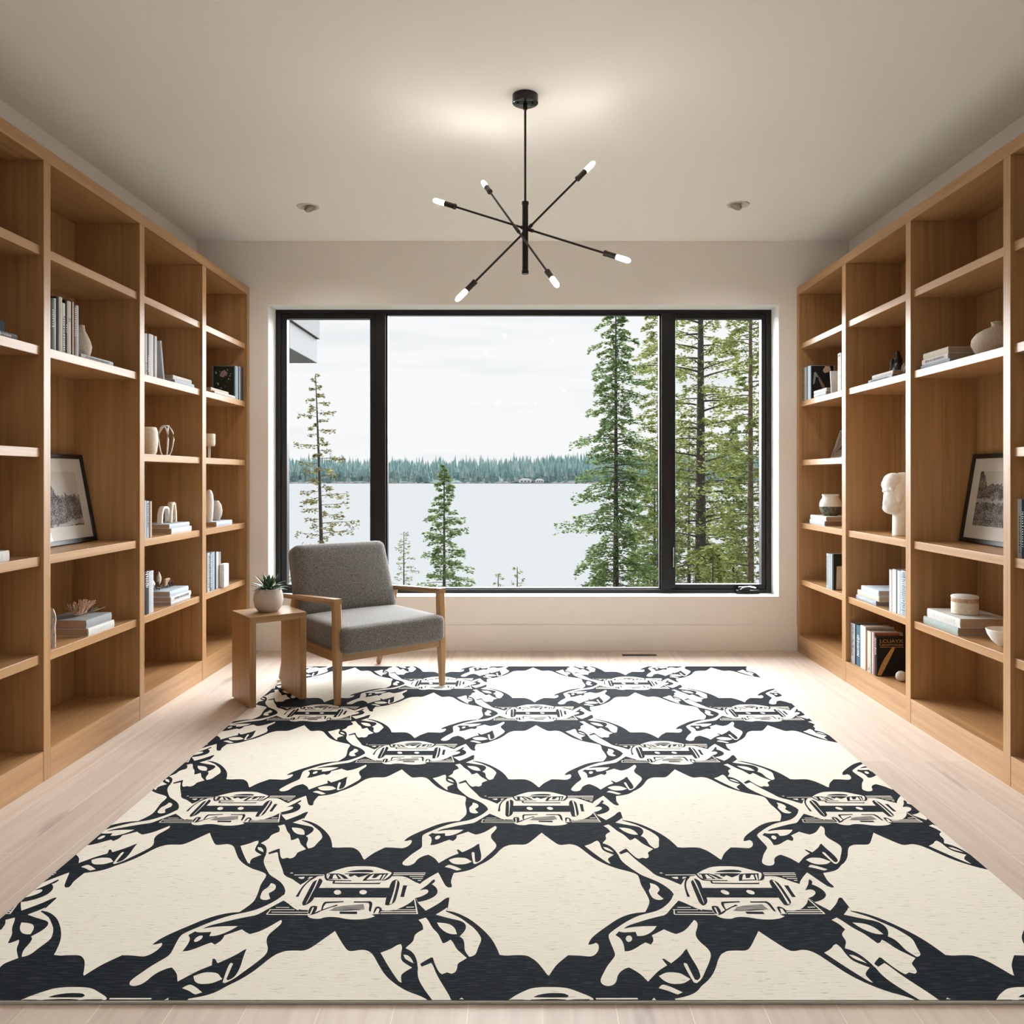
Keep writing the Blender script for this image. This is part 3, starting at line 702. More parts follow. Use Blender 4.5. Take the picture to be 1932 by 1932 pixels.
# ------------------------------------------------------------------ things on the shelves
Z0, Z1, Z2, Z3, Z4 = PLINTH, .50, .886, 1.313, 1.713
RZ_ = {1: 0.0, -1: pi}
XB = 1.912                      # spines stand just behind the shelf edge
def letters(b, side_x, t, z0, z1, ink, rnd, k=.62):
    """illegible strokes of spine lettering"""
    z = z0
    while z < z1:
        h = rnd.uniform(.004, .008); w_ = t*k*rnd.uniform(.55, 1)
        b.box(side_x-.0005, side_x, -w_/2, w_/2, z, z+h*.45, ink)
        if rnd.random() < .6: b.box(side_x-.0005, side_x, -w_/2 if rnd.random() < .5 else w_/2-w_*.3, 0, z+h*.45, z+h*.8, ink)
        z += h+rnd.uniform(.002, .004)
def book_up(side, z, ya, yb, h, col, label, ink=None, span=(.15, .85), x=XB, d=.16, tilt=0, group=None, cover=None, inkw=.62):
    ya, yb = min(ya, yb), max(ya, yb); t = yb-ya-.0008; c = 'book_'+col
    o = thing('book', label, 'book', (side*x, (ya+yb)/2, z+abs(sin(tilt))*t/2), 0, group, rot=(tilt, 0, RZ_[side]))
    e = min(.0022, t*.16)
    b = B(); b.box(0, d, -t/2, -t/2+e, 0, h, c).box(0, d, t/2-e, t/2, 0, h, c)
    n = 5; pr = [(-.0025*sin(pi*i/n)+.0, -t/2+t*i/n) for i in range(n+1)]
    b.prism([(.004, -t/2+e)]+[(max(-.003, q[0]), q[1]) for q in pr]+[(.004, t/2-e)], 0, h, c, 'xy')
    cv = b.build('cover', o)
    B().box(.0045, d-.004, -t/2+e+.0002, t/2-e-.0002, .003, h-.0035, 'page').build('page_block', o)
    if ink:
        s = B(); letters(s, -.0027, t, h*span[0], h*span[1], ink, random.Random(len(label)+int(h*1e4)), inkw); s.build('spine_lettering', cv)
    if cover: cover(cv, d, h, (t/2+.0006)*(-1 if side > 0 else 1), -1 if side > 0 else 1)
    return o
def book_flat(side, z, ya, yb, t, col, label, x=XB, d=.18, ink=None, yaw=0, group=None, pg='page'):
    ya, yb = min(ya, yb), max(ya, yb); L = yb-ya; c = 'book_'+col; t -= .0006
    o = thing('book', label, 'book', (side*x, (ya+yb)/2, z), RZ_[side]+yaw, group)
    e = min(.0026, t*.15)
    b = B().box(0, d, -L/2, L/2, 0, e, c).box(0, d, -L/2, L/2, t-e, t, c)
    n = 5; b.prism([(.004, e)]+[(-.0025*sin(pi*i/n), t*i/n) for i in range(n+1)]+[(.004, t-e)], -L/2, L/2, c, 'xz')
    cv = b.build('cover', o)
    B().box(.0045, d-.004, -L/2+.003, L/2-.003, e+.0002, t-e-.0002, pg).build('page_block', o)
    if ink:
        s = B(); rnd = random.Random(len(label)); y = -L*.36
        while y < L*.36:
            w_ = rnd.uniform(.003, .007); hh = t*rnd.uniform(.25, .5)
            s.box(-.0032, -.0026, y, y+w_*.6, t/2-hh/2, t/2+hh/2, ink); y += w_+rnd.uniform(.0015, .004)
        s.build('spine_lettering', cv)
    return o
def row(side, z, u0, items, group, x=XB, d=.16):
    """upright books whose spines are seen one after another from column u0 to the right"""
    y0 = U(u0, x)
    for it in items:
        u, vt, col, label = it[:4]; kw = it[4] if len(it) > 4 else {}
        y1 = U(u, x); ym = (y0+y1)/2
        book_up(side, z, y0, y1, HZ(vt, ym)-z, col, label, x=x, d=kw.pop('d', d), group=group, **kw); y0 = y1
UL, UR = 'upright books on the left bookcase', 'upright books on the right bookcase'
FL, FR = 'books lying flat on the left bookcase', 'books lying flat on the right bookcase'

# ---- left bookcase, wide bay: row beside the gourd vase
row(-1, Z4, 96, [
    (101.7, 563, 'slate', 'dark slate book at the divider end of the row beside the gourd vase', dict(ink='ink_light', span=(.45, .8))),
    (105.5, 563, 'white', 'narrow white book between the slate and navy books near the gourd vase'),
    (111, 560, 'navy', 'navy book, plain spine, in the row beside the gourd vase'),
    (117.3, 560.5, 'cream', 'cream book right of the plain navy spine in the gourd vase row'),
    (122.8, 572, 'white', 'shorter white book with bold black spine lettering in the gourd vase row', dict(ink='ink_dark', span=(.03, .72), inkw=.9)),
    (126.6, 566, 'navy', 'thin navy book right of the black-lettered white spine', dict(ink='ink_light', span=(.4, .55))),
    (134, 568.6, 'cream', 'thickest cream book in the row beside the gourd vase', dict(ink='ink_brown', span=(.62, .66))),
    (136, 569, 'black', 'very thin black book between two pale books near the gourd vase'),
    (139, 570, 'white', 'very thin white book in the row beside the gourd vase'),
    (143, 576.6, 'brown', 'brown book with pale spine lettering, second from the gourd vase', dict(ink='ink_light', span=(.4, .95))),
    (148.3, 576.6, 'silver', 'pale grey book standing directly next to the gourd vase')], UL)
book_flat(-1, Z4, 3.527, 3.805, .02, 'silver', 'thin pale book lying flat under the gourd vase', ink='ink_dark', group=FL)
t = thing('gourd_vase', 'beige speckled stone gourd vase on a thin flat book', 'vase', (-1.960, 3.622, Z4+.0196))
B().lathe([(0, 0), (.030, 0), (.034, .004), (.040, .026), (.042, .045), (.037, .068), (.026, .092), (.016, .112), (.013, .128), (.0135, .136), (.010, .139), (.008, .134), (.008, .10), (0, .10)], 'stone_beige', n=36).build('body', t, True, 60)
# leaning framed photograph
def picture(side, name, label, y0, y1, h, z, xb, lean, fm, pm, fw=.021, mat=.062, matb=None, thick=.018):
    w_ = y1-y0
    o = thing(name, label, 'framed picture', (side*xb, (y0+y1)/2, z+thick*sin(lean)+.0003), 0, rot=(0, lean, RZ_[side]))
    b = B(); d0, d1 = 0, thick
    b.box(d0, d1, -w_/2, -w_/2+fw, 0, h, fm, .0015).box(d0, d1, w_/2-fw, w_/2, 0, h, fm, .0015)
    b.box(d0, d1, -w_/2+fw, w_/2-fw, 0, fw, fm, .0015).box(d0, d1, -w_/2+fw, w_/2-fw, h-fw, h, fm, .0015)
    b.build('frame', o)
    B().box(.008, .012, -w_/2+fw, w_/2-fw, fw, h-fw, 'mat_white').build('mat_board', o)
    mb = matb or mat
    if pm: B().box(.0072, .0079, -w_/2+fw+mat, w_/2-fw-mat, fw+mb, h-fw-mat, pm).build('photograph', o)
    B().box(.004, .0045, -w_/2+fw, w_/2-fw, fw, h-fw, 'picture_glass').build('glass', o)
    return o
picture(-1, 'framed_photograph', 'black framed black-and-white photograph leaning inside the left bookcase', 3.50, 4.004, .424, Z2, 2.085, .185, 'frame_wood_black', 'photo_path')
picture(1, 'framed_photograph', 'black framed black-and-white photograph leaning inside the right bookcase', 3.44, 3.961, .424, Z2, 2.113, .165, 'frame_wood_black', 'photo_woods')
# lower shelf: big books, dried flower, bark bookend
book_flat(-1, Z1, 3.575, 3.80, .034, 'white', 'white cloth book under the grey one that carries the dried flower', x=1.905, d=.21, ink='ink_light', group=FL)
book_flat(-1, Z1+.034, 3.575, 3.795, .036, 'grey', 'grey cloth-bound book carrying the dried flower', x=1.915, d=.20, group=FL)
t = thing('dried_flower', 'dried tan flower head lying on the grey cloth-bound book', 'dried flower', (-2.005, 3.705, Z1+.0702)); t.scale = (1.2, 1.25, 1.15)
rnd = random.Random(11); b = B()
for k in range(130):
    a = rnd.uniform(-.5, .5); y = .02*a*2; s0 = Vector((rnd.uniform(-.012, .012), -.012+a*.055, .008))
    tip = Vector((rnd.uniform(-.03, .03), a*.135+rnd.uniform(-.006, .006), .052+rnd.uniform(-.008, .010)-abs(a)*.012))
    b.beam(s0, tip, .0035, .0025, .0022, .0016, 'straw')
b.build('bloom', t)
b = B()
for k in range(60):
    a = rnd.uniform(0, 6.28); p0 = Vector((rnd.uniform(-.012, .012), .045, .010)); b.beam(p0, p0+Vector((.022*cos(a), rnd.uniform(.01, .04), .016+.018*sin(a))), .003, .002, .0015, .001, 'straw_dark')
b.build('sepal', t)
B().path([(0, .045, .006), (.01, .085, .004), (.02, .13, .010)], .0018, 'straw_dark', 6).build('stem', t)
t = thing('bark_bookend', 'rough brown live-edge slab standing at the divider left of the grey book', 'bookend', (-1.93, 3.315, Z1))
out_ = [(-.012, 0), (.028, 0), (.030, .05), (.026, .08), (.034, .11), (.030, .135), (.016, .155), (.004, .165), (-.012, .168)]
B().prism([(a, b_) for a, b_ in [( -.05, 0)]+out_[1:]+[(-.05, .168)]], -.012, .012, 'bark_brown', 'yz').build('slab', t)
B().prism([(.0295, 0), (.033, 0), (.035, .05), (.031, .08), (.0385, .11), (.034, .138), (.018, .160), (.016, .155), (.030, .135), (.034, .11), (.026, .08), (.030, .05)], -.0125, .0125, 'shell', 'yz').build('pale_edge', t)

# ---- left bookcase, second bay
row(-1, Z4, 272.5, [
    (277.5, 629, 'silver', 'pale grey book at the divider end of the row with the leaning book', dict(ink='ink_dark', span=(.06, .3))),
    (281, 630, 'slate', 'thin dark book, second in the row with the leaning book', dict(ink='ink_light', span=(.1, .5))),
    (289.5, 631, 'white', 'thick plain white book in the row with the leaning book'),
    (291.5, 634, 'slate', 'very thin dark book between two white spines near the leaning book'),
    (296, 634.5, 'white', 'slim white book just left of the leaning book')], UL)
book_up(-1, Z4, 4.335, 4.354, .205, 'silver', 'pale book leaning against the upright row on the left bookcase', ink='ink_dark', span=(.75, .95), tilt=-.19, group=UL)
ya = U(329, XB); yb = U(366, XB)
book_flat(-1, Z4, ya, yb, .021, 'paleblue', 'pale blue book at the bottom of the pair near the leaning book', group=FL, d=.14)
book_flat(-1, Z4+.021, U(326, XB+.01), U(361, XB+.01), .024, 'white', 'white book on top of the pair near the leaning book', x=XB+.01, group=FL, d=.14)
t = thing('tall_vase', 'beige vase at the divider left of the openwork white vase', 'vase', (-1.985, 4.315, Z3))
B().lathe([(0, 0), (.038, 0), (.046, .02), (.052, .075), (.050, .125), (.043, .145), (.038, .148), (.036, .142), (.036, .08), (0, .08)], 'ceramic_cream', n=36).build('body', t, True, 60)
t = thing('openwork_vase', 'white openwork vase of bare curved ribs on the left bookcase', 'vase', (-1.99, 4.54, Z3))
n = 5
for k in range(n):
    a = k*2*pi/n+.35
    pr = [(.020, .0), (.030, .02), (.038, .055), (.0435, .09), (.040, .125), (.028, .150)]
    B().path([(r*cos(a), r*sin(a), z+.004) for r, z in pr], [.0034]*6, 'ceramic_white', 8).build('rib', t, True)
    for s in (-.5, .5):
        a2 = a+s*2*pi/n
        B().path([(.0395*cos(a), .0395*sin(a), .128), (.026*cos((a+a2)/2), .026*sin((a+a2)/2), .158), (.016*cos(a2), .016*sin(a2), .168)], .003, 'ceramic_white', 8).build('brace', t, True)
B().lathe([(.012, .166), (.020, .165), (.020, .171), (.012, .172), (.012, .166)], 'ceramic_white', n=24).build('rim', t, True)
B().lathe([(0, 0), (.026, 0), (.024, .007), (0, .008)], 'ceramic_white', n=24).build('foot', t, True, 40)
row(-1, Z2, 272.5, [
    (275, 944, 'white', 'white book at the divider end of the row beside the arch sculpture'),
    (280.8, 945, 'bluegrey', 'blue-grey book in the row beside the arch sculpture', dict(ink='ink_dark', span=(.3, .95))),
    (283.5, 945.5, 'brown', 'dark brown book in the row beside the arch sculpture'),
    (286.5, 945.8, 'tan', 'thin tan book nearest the arch sculpture')], UL)
book_flat(-1, Z2, U(323, XB), U(361, XB), .031, 'white', 'white book under the pale blue one that carries the arch sculpture', group=FL, d=.17)
book_flat(-1, Z2+.031, U(319, XB+.008), U(357, XB+.008), .024, 'paleblue', 'pale blue book carrying the arch sculpture', x=XB+.008, group=FL, d=.17)
t = thing('arch_sculpture', 'off-white sculpture of two rough joined arches on two flat books', 'sculpture', (-1.985, 4.565, Z2+.0552)); t.scale = (1.2, 1.35, 1.0)
def arch(name, y0, y1, h, x, wd, m):
    o_, i_ = [], []; n = 10
    pts = [(y0, 0), (y0+.004, h*.55), (y0+.012, h*.85), ((y0+y1)/2-.012, h), ((y0+y1)/2+.012, h*.99), (y1-.010, h*.88), (y1-.002, h*.5), (y1, 0)]
    bb_ = B()
    for p, q in zip(pts[:-1], pts[1:]):
        bb_.beam((x, p[0], p[1]), (x, q[0], q[1]), .024, wd, .024, wd, m)
        bm = bmesh.new(); bmesh.ops.create_icosphere(bm, subdivisions=1, radius=wd*.54)
        for v in bm.verts: v.co = Vector((x+v.co.x, q[0]+v.co.y, max(0.001, q[1]+v.co.z)))
        bb_.bm(bm, m)
    ob = bb_.build(name, t, True); md = ob.modifiers.new('fuse', 'REMESH'); md.mode = 'VOXEL'; md.voxel_size = .0025; md.use_smooth_shade = True
arch('arch', .012, .058, .108, 0, .016, 'ceramic_cream'); arch('arch', -.062, .012, .088, -.008, .013, 'ceramic_white')
row(-1, Z1, 272.5, [
    (281, 1077, 'black', 'black book with white lettering at the divider end beside the shells', dict(ink='ink_light', span=(.62, .97), inkw=.8)),
    (289.5, 1077, 'silver', 'pale grey book standing next to the stack that carries the shells', dict(d=.17))], UL)
yb0, yb1 = U(322, XB), U(360, XB)
book_flat(-1, Z1, yb0, yb1-.01, .018, 'silver', 'pale grey thin book at the bottom of the stack carrying the shells', group=FL, d=.17)
book_flat(-1, Z1+.018, yb0, yb1, .028, 'white', 'white book in the middle of the stack carrying the shells', x=XB, group=FL, d=.17, ink='ink_dark')
book_flat(-1, Z1+.046, U(320, XB+.006), U(355, XB+.006), .030, 'paleblue', 'pale blue book on top of the stack carrying the shells', x=XB+.006, group=FL, d=.17)
t = thing('shell_ornament', 'cluster of pale shells and twigs on a stack of three books', 'ornament', (-2.0, 4.53, Z1+.0763)); t.scale = (1.2, 1.25, 1.2)
for (c, r) in (((-.012, -.012, .052), (.010, .013, .030)), ((-.022, -.052, .030), (.010, .014, .020))):
    bm = bmesh.new(); bmesh.ops.create_icosphere(bm, subdivisions=3, radius=1)
    for v in bm.verts:
        f = 1-.55*max(0, v.co.z); v.co = Vector((c[0]+v.co.x*r[0]*f, c[1]+v.co.y*r[1]*f, c[2]+v.co.z*r[2]))
    B().bm(bm, 'shell').build('shell', t, True)
b = B(); rnd = random.Random(5)
for k in range(26):
    p = Vector((rnd.uniform(-.02, .02), rnd.uniform(-.06, .07), rnd.uniform(.004, .012))); b.path([p, p+Vector((rnd.uniform(-.01, .01), rnd.uniform(-.035, .035), rnd.uniform(.0, .03)))], .003, 'bark_brown', 6)
b.build('twig_base', t)
blob('coral', [((0, .035+.011*(k % 4)-.01, .014+.012*(k//4)), (.008, .008, .007)) for k in range(12)], 'straw', t, .003)

# ---- left bookcase, far bay
def flower_cover(cv, d, h, y, s):
    b = B(); rnd = random.Random(3)
    for k in range(26):
        x, z, r = rnd.uniform(.02, d-.01), rnd.uniform(.02, h-.02), rnd.uniform(.002, .006)
        b.prism([(x+r*cos(q*1.257), z+r*sin(q*1.257)) for q in range(5)], y, y+s*.0004, 'book_sage' if k % 3 else 'ink_brown', 'xz')
    b.prism([(d*.30, h*.78), (d*.45, h*.88), (d*.62, h*.85), (d*.72, h*.70), (d*.55, h*.66), (d*.42, h*.72)][::-1] if s < 0 else [(d*.30, h*.78), (d*.45, h*.88), (d*.62, h*.85), (d*.72, h*.70), (d*.55, h*.66), (d*.42, h*.72)], y, y+s*.0006, 'ink_pink', 'xz')
    b.build('cover_art', cv)
row(-1, Z4, 441.5, [
    (444, 691.5, 'darkgreen', 'book with a dark floral cover facing out near the window, left bookcase', dict(d=.135, cover=flower_cover)),
    (449.5, 691, 'bluegrey', 'pale blue-grey spine right of the dark floral cover'),
    (451, 691.5, 'navy', 'thin navy book between the blue-grey and silver spines'),
    (453.5, 691.5, 'silver', 'thin silver spine near the window end, left bookcase'),
    (457, 692, 'slate', 'slate book, second from the window end, beside the dark floral cover'),
    (464.6, 694, 'darkgreen', 'dark book with ornate pale lettering at the window end, left bookcase', dict(ink='ink_light', span=(.03, .95), inkw=.6))], UL)
book_flat(-1, Z4, 5.035, 5.394, .018, 'white', 'white book lying below the dark floral cover', d=.15, x=1.905, ink='ink_light', group=FL)
book_flat(-1, Z4+.018, 5.03, 5.33, .020, 'cream', 'cream book on top of the white one below the dark floral cover', d=.15, x=1.925, group=FL)
t = thing('pedestal_cup', 'cream drum-shaped cup on thin white legs, left bookcase', 'ornament', (-1.985, 5.16, Z3))
B().lathe([(0, .078), (.030, .078), (.036, .084), (.037, .100), (.037, .152), (.034, .157), (.031, .157), (.031, .11), (0, .11)], 'ceramic_cream', n=36).build('cup', t, True, 50)
for a in (0, 2.1, 4.2): B().path([(.006*cos(a), .006*sin(a), 0), (.005*cos(a), .005*sin(a), .08)], .0036, 'ceramic_white', 8).build('leg', t, True)
B().lathe([(0, 0), (.022, 0), (.020, .004), (0, .005)], 'ceramic_white', n=24).build('foot', t, True, 40)
book_flat(-1, Z2, U(408, XB), U(437.5, XB), .031, 'paleblue', 'pale blue book carrying the tall and round vases near the window', group=FL, d=.17)
t = thing('tall_rounded_vase', 'tall white rounded vase beside the round speckled one', 'vase', (-1.975, 5.135, Z2+.0306))
B().lathe([(0, 0), (.016, 0), (.021, .01), (.026, .08), (.027, .13), (.023, .17), (.015, .192), (.006, .20), (0, .2015)], 'ceramic_white', n=32).build('body', t, True, 60)
t = thing('round_vase', 'small round grey-speckled vase on a pale blue book', 'vase', (-1.985, 5.265, Z2+.0306))
B().lathe([(0, 0), (.022, 0), (.028, .006), (.040, .035), (.043, .065), (.037, .100), (.024, .122), (.019, .128), (.016, .125), (.016, .09), (0, .09)], 'pot_stone', n=36).build('body', t, True, 60)
row(-1, Z1, 391, [
    (395.5, 1043, 'silver', 'silver book at the divider end of the row beside the birch block', dict(ink='ink_dark', span=(.1, .9))),
    (399, 1042, 'slate', 'dark slate book with pale dashes near the birch block', dict(ink='ink_light', span=(.1, .95))),
    (405, 1041.5, 'bluegrey', 'blue-grey book in the middle of the row beside the birch block'),
    (408, 1041.3, 'navy', 'thin navy book in the row beside the birch block'),
    (412, 1041, 'white', 'white book, second from the birch block'),
    (416.5, 1041.2, 'grey', 'grey book standing directly next to the birch block')], UL)
t = thing('birch_block', 'pale block with dark birch-bark cracks beside upright books', 'ornament', (-1.915, 5.185, Z1))
B().cushion(0, .035, -.052, .033, 0, .148, .006, 0, 'plaster_white', 6).build('block', t, True)
b = B(); rnd = random.Random(9)
for k in range(9):
    z = rnd.uniform(.015, .13); y = rnd.uniform(-.04, .01); b.path([(-.0006, y, z), (-.0008, y+.012, z+rnd.uniform(-.006, .006)), (-.0006, y+.026, z+rnd.uniform(-.008, .008))], .0014, 'bark_brown', 5)
b.build('crack', t)

# ---- left bookcase, nearest bay (cut by the picture edge)
book_flat(-1, Z4, 2.80, 3.083, .022, 'slate', 'dark slate book at the far left picture edge, under a black box-like book', ink='ink_light', group=FL, d=.18)
book_flat(-1, Z4+.022, 2.74, 3.02, .040, 'navy', 'navy book on the slate one at the far left picture edge', x=1.92, ink='ink_light', group=FL, d=.17)
t = thing('stone_ornament', 'rough grey stone peeking in at the left picture edge', 'ornament', (-1.97, 3.0, Z3))
blob('stone', [((0, -.03, .028), (.03, .04, .028)), ((.0, .0, .048), (.025, .03, .03)), ((0, .025, .022), (.022, .022, .022))], 'plaster_white', t, .006)
book_flat(-1, Z2, 2.76, 3.035, .040, 'white', 'white book at the bottom of the pair at the left picture edge', group=FL, d=.18, ink='ink_light')
book_flat(-1, Z2+.040, 2.74, 2.99, .038, 'cream', 'off-white book on top of the pair at the left picture edge', x=1.92, group=FL, d=.18)

# ---- right bookcase, far bay
def dark_cover(cv, d, h, y, s):
    B().prism([(d*.30, h*.60), (d*.36, h*.66), (d*.62, h*.36), (d*.78, h*.05), (d*.60, h*.05), (d*.48, h*.32)], y, y+s*.0005, 'ink_brown', 'xz').build('cover_art', cv)
    B().prism([(d*.10, h*.80), (d*.18, h*.82), (d*.36, h*.62), (d*.20, h*.68), (d*.12, h*.45), (d*.06, h*.45)], y, y+s*.0004, 'book_grey', 'xz').build('cover_art', cv)
    B().prism([(d*.50, h*.86), (d*.62, h*.99), (d*.82, h*.99), (d*.88, h*.88), (d*.74, h*.80), (d*.58, h*.78)], y, y+s*.0007, 'book_tan', 'xz').build('cover_art', cv)
row(1, Z4, 1511.5, [
    (1518.5, 694, 'sage', 'grey-green book with dark lettering at the window end, right bookcase', dict(ink='ink_dark', span=(.1, .97), inkw=.8)),
    (1521.5, 693, 'white', 'narrow white book, second from the window end, right bookcase'),
    (1524, 691.5, 'slate', 'thin slate book near the dark pictorial cover'),
    (1529.5, 690.5, 'paleblue', 'pale blue-white spine left of the dark pictorial cover'),
    (1531.5, 690.5, 'black', 'book with a dark pictorial cover facing out near the window, right bookcase', dict(d=.145, cover=dark_cover))], UR)
book_flat(1, Z4, 5.12, 5.33, .023, 'paleblue', 'pale blue book lying at the bottom of the pair below the dark pictorial cover', x=1.90, d=.15, group=FR, ink='ink_light')
book_flat(1, Z4+.023, 5.11, 5.33, .021, 'white', 'white book on top of the pair below the dark pictorial cover', x=1.90, d=.15, group=FR)
book_up(1, Z4, 5.035, 5.052, .14, 'white', 'small thin white book leaning on the tall white pair, right bookcase', x=1.905, d=.10, tilt=-.14, group=UR)
row(1, Z4, 1580.6, [
    (1587, 666.5, 'white', 'tall white book with a dark dot on its spine, right bookcase', dict(ink='ink_dark', span=(.92, .96))),
    (1589.5, 666, 'slate', 'thin dark book beside the tall white one at the divider, right bookcase')], UR)
o = picture(1, 'small_framed_print', 'small white framed print of a mountain drawing, right bookcase', 5.24, 5.552, .208, Z3, 2.085, .34, 'frame_wood_white', None, fw=.016, thick=.014)
b = B()
b.box(.0070, .0079, -.105, .105, .052, .054, 'ink_dark').box(.0070, .0079, -.105, .105, .166, .168, 'ink_dark').box(.0070, .0079, -.105, -.103, .052, .168, 'ink_dark').box(.0070, .0079, .103, .105, .052, .168, 'ink_dark')
b.prism([(.10, .056), (.07, .072), (.04, .10), (.01, .135), (-.01, .12), (-.03, .128), (-.06, .09), (-.10, .06), (-.06, .062), (-.03, .10), (.0, .085), (.02, .075)], .0071, .0079, 'ink_dark', 'yz')
b.build('drawing', o)
book_flat(1, Z2, U(1528, XB), U(1556, XB), .031, 'paleblue', 'pale blue book at the bottom of the pair carrying the mottled jar', group=FR, d=.17)
book_flat(1, Z2+.031, U(1529.5, XB), U(1559, XB), .030, 'white', 'white book directly under the mottled jar', group=FR, d=.17)
t = thing('mottled_jar', 'round jar, cream above and dark mottled below, on two books', 'jar', (1.985, 5.27, Z2+.0606))
B().lathe([(0, 0), (.040, 0), (.046, .003), (.058, .020), (.066, .042), (.0685, .060)], 'mottled_glaze', n=40).build('dark_base', t, True, 60)
B().lathe([(.0685, .060), (.068, .078), (.061, .100), (.051, .114), (.050, .128), (.053, .130), (.053, .138), (.046, .138), (.045, .115), (0, .11)], 'ceramic_white', n=40).build('upper_body', t, True, 60)
def grey_cover(cv, d, h, y, s):
    b = B()
    b.prism([(d*.10, h*.02), (d*.98, h*.02), (d*.98, h*.62), (d*.62, h*.60), (d*.45, h*.68), (d*.12, h*.66)], y, y+s*.0005, 'book_cream', 'xz')
    b.prism([(d*.62, h*.10), (d*.70, h*.30), (d*.66, h*.32), (d*.58, h*.12)], y, y+s*.0008, 'ink_brown', 'xz')
    b.build('cover_art', cv)
row(1, Z1, 1559.5, [
    (1563.5, 1044.5, 'silver', 'silver book at the left of the short row on the fourth shelf near the window', dict(ink='ink_dark', span=(.1, .95))),
    (1568, 1045, 'bluegrey', 'blue-grey book in the short row on the fourth shelf near the window'),
    (1570, 1045.2, 'white', 'thin white book in the short row on the fourth shelf near the window'),
    (1573, 1045.5, 'darkgreen', 'book with a beige and dark cover facing out, right bookcase', dict(d=.15, cover=grey_cover))], UR)

# ---- right bookcase, second bay
book_flat(1, Z4, U(1638.6, XB), U(1684, XB), .018, 'silver', 'pale grey book at the bottom of the pair below the dark figure', group=FR, d=.10, ink='ink_dark')
book_flat(1, Z4+.018, U(1646, XB), U(1685, XB), .020, 'white', 'white book on top of the pair below the dark figure', group=FR, d=.10)
t = thing('dark_figure', 'dark bronze cone-shaped figure behind two flat books', 'sculpture', (2.085, 4.53, Z4))
blob('figure', [((0, 0, .035), (.042, .05, .04)), ((0, .005, .075), (.033, .038, .05)), ((0, .010, .125), (.023, .024, .045)), ((0, .012, .168), (.014, .014, .022)), ((-.03, .015, .115), (.012, .012, .03)), ((-.035, .02, .06), (.010, .012, .045))], 'bronze', t, .005)
t = thing('driftwood_bowl', 'rough brown wooden block at the divider beside the dark figure', 'ornament', (1.945, 4.12, Z4))
blob('block', [((.035, 0, .032), (.05, .075, .034)), ((.02, .05, .040), (.03, .03, .035)), ((.05, -.04, .046), (.035, .035, .03))], 'bark_brown', t, .005)
t = thing('bronze_branch', 'gilded branch-like ornament half hidden by the divider', 'ornament', (2.10, 4.16, Z4))
b = B()
for k in range(7):
    y = -.04+.014*k; b.path([(0, y, 0), (.01, y+.008, .07), (0, y+.014-.004*k, .15+.012*(k % 3)), (-.005, y+.012, .19-.01*abs(k-3))], [.006, .007, .006, .002], 'shell' if k % 2 else 'bronze', 7)
b.build('branches', t, True)
# head sculpture in the tall niche
t = thing('head_sculpture', 'white plaster head with a long neck in the tall niche, right bookcase', 'sculpture', (1.905, 4.335, Z2))
def neck(b):
    b.lathe([(0, 0), (.046, 0), (.046, .02), (.044, .16), (.044, .21), (0, .21)], 'plaster_white', (.105, 0, 0), 32)
blob('head', [((.108, 0, .245), (.088, .074, .086)), ((.062, 0, .195), (.050, .056, .085)), ((.058, 0, .148), (.052, .050, .036)), ((.036, 0, .172), (.030, .026, .05)),
              ((.095, 0, .165), (.05, .055, .05)), ((.028, 0, .205), (.018, .014, .03)), ((.070, -.060, .21), (.016, .010, .03))], 'plaster_white', t, .004, neck)
blob('hair', [((.062, 0, .292), (.050, .062, .042)), ((.040, 0, .270), (.036, .058, .040)), ((.026, -.02, .245), (.016, .022, .014)), ((.022, .012, .238), (.013, .020, .013)), ((.034, -.042, .25), (.014, .018, .016)), ((.115, 0, .285), (.075, .072, .052))], 'plaster_white', t, .004)
blob('ear', [((.112, -.070, .222), (.020, .010, .018)), ((.118, -.070, .205), (.014, .009, .024)), ((.128, -.069, .188), (.009, .008, .014))], 'ceramic_white', t, .003)
yb0, yb1 = U(1616, XB), U(1653, XB)
book_flat(1, Z1, yb0, yb1, .026, 'bluegrey', 'blue-grey patterned book at the bottom of the stack of three beside upright books', group=FR, d=.16, ink='ink_light')
book_flat(1, Z1+.026, U(1618.5, XB), U(1659, XB), .030, 'cream', 'cream book in the middle of the stack of three beside upright books', group=FR, d=.16)
book_flat(1, Z1+.056, U(1625.5, XB), U(1658, XB), .030, 'paleblue', 'pale blue-grey book on top of the stack of three beside upright books', group=FR, d=.16)
row(1, Z1, 1677.8, [
    (1684, 1075, 'silver', 'pale ribbed book at the left of the row right of the stack of three', dict(ink='ink_light', span=(.05, .95))),
    (1691, 1074.5, 'white', 'white book, second in the row right of the stack of three'),
    (1693, 1077, 'slate', 'dark slate thin book in the row right of the stack of three'),
    (1700, 1077, 'paleblue', 'pale blue plain book in the row right of the stack of three'),
    (1710.5, 1077, 'silver', 'pale book with blue lettering at the divider, right of the stack of three', dict(ink='book_teal', span=(.03, .97), inkw=.75))], UR)
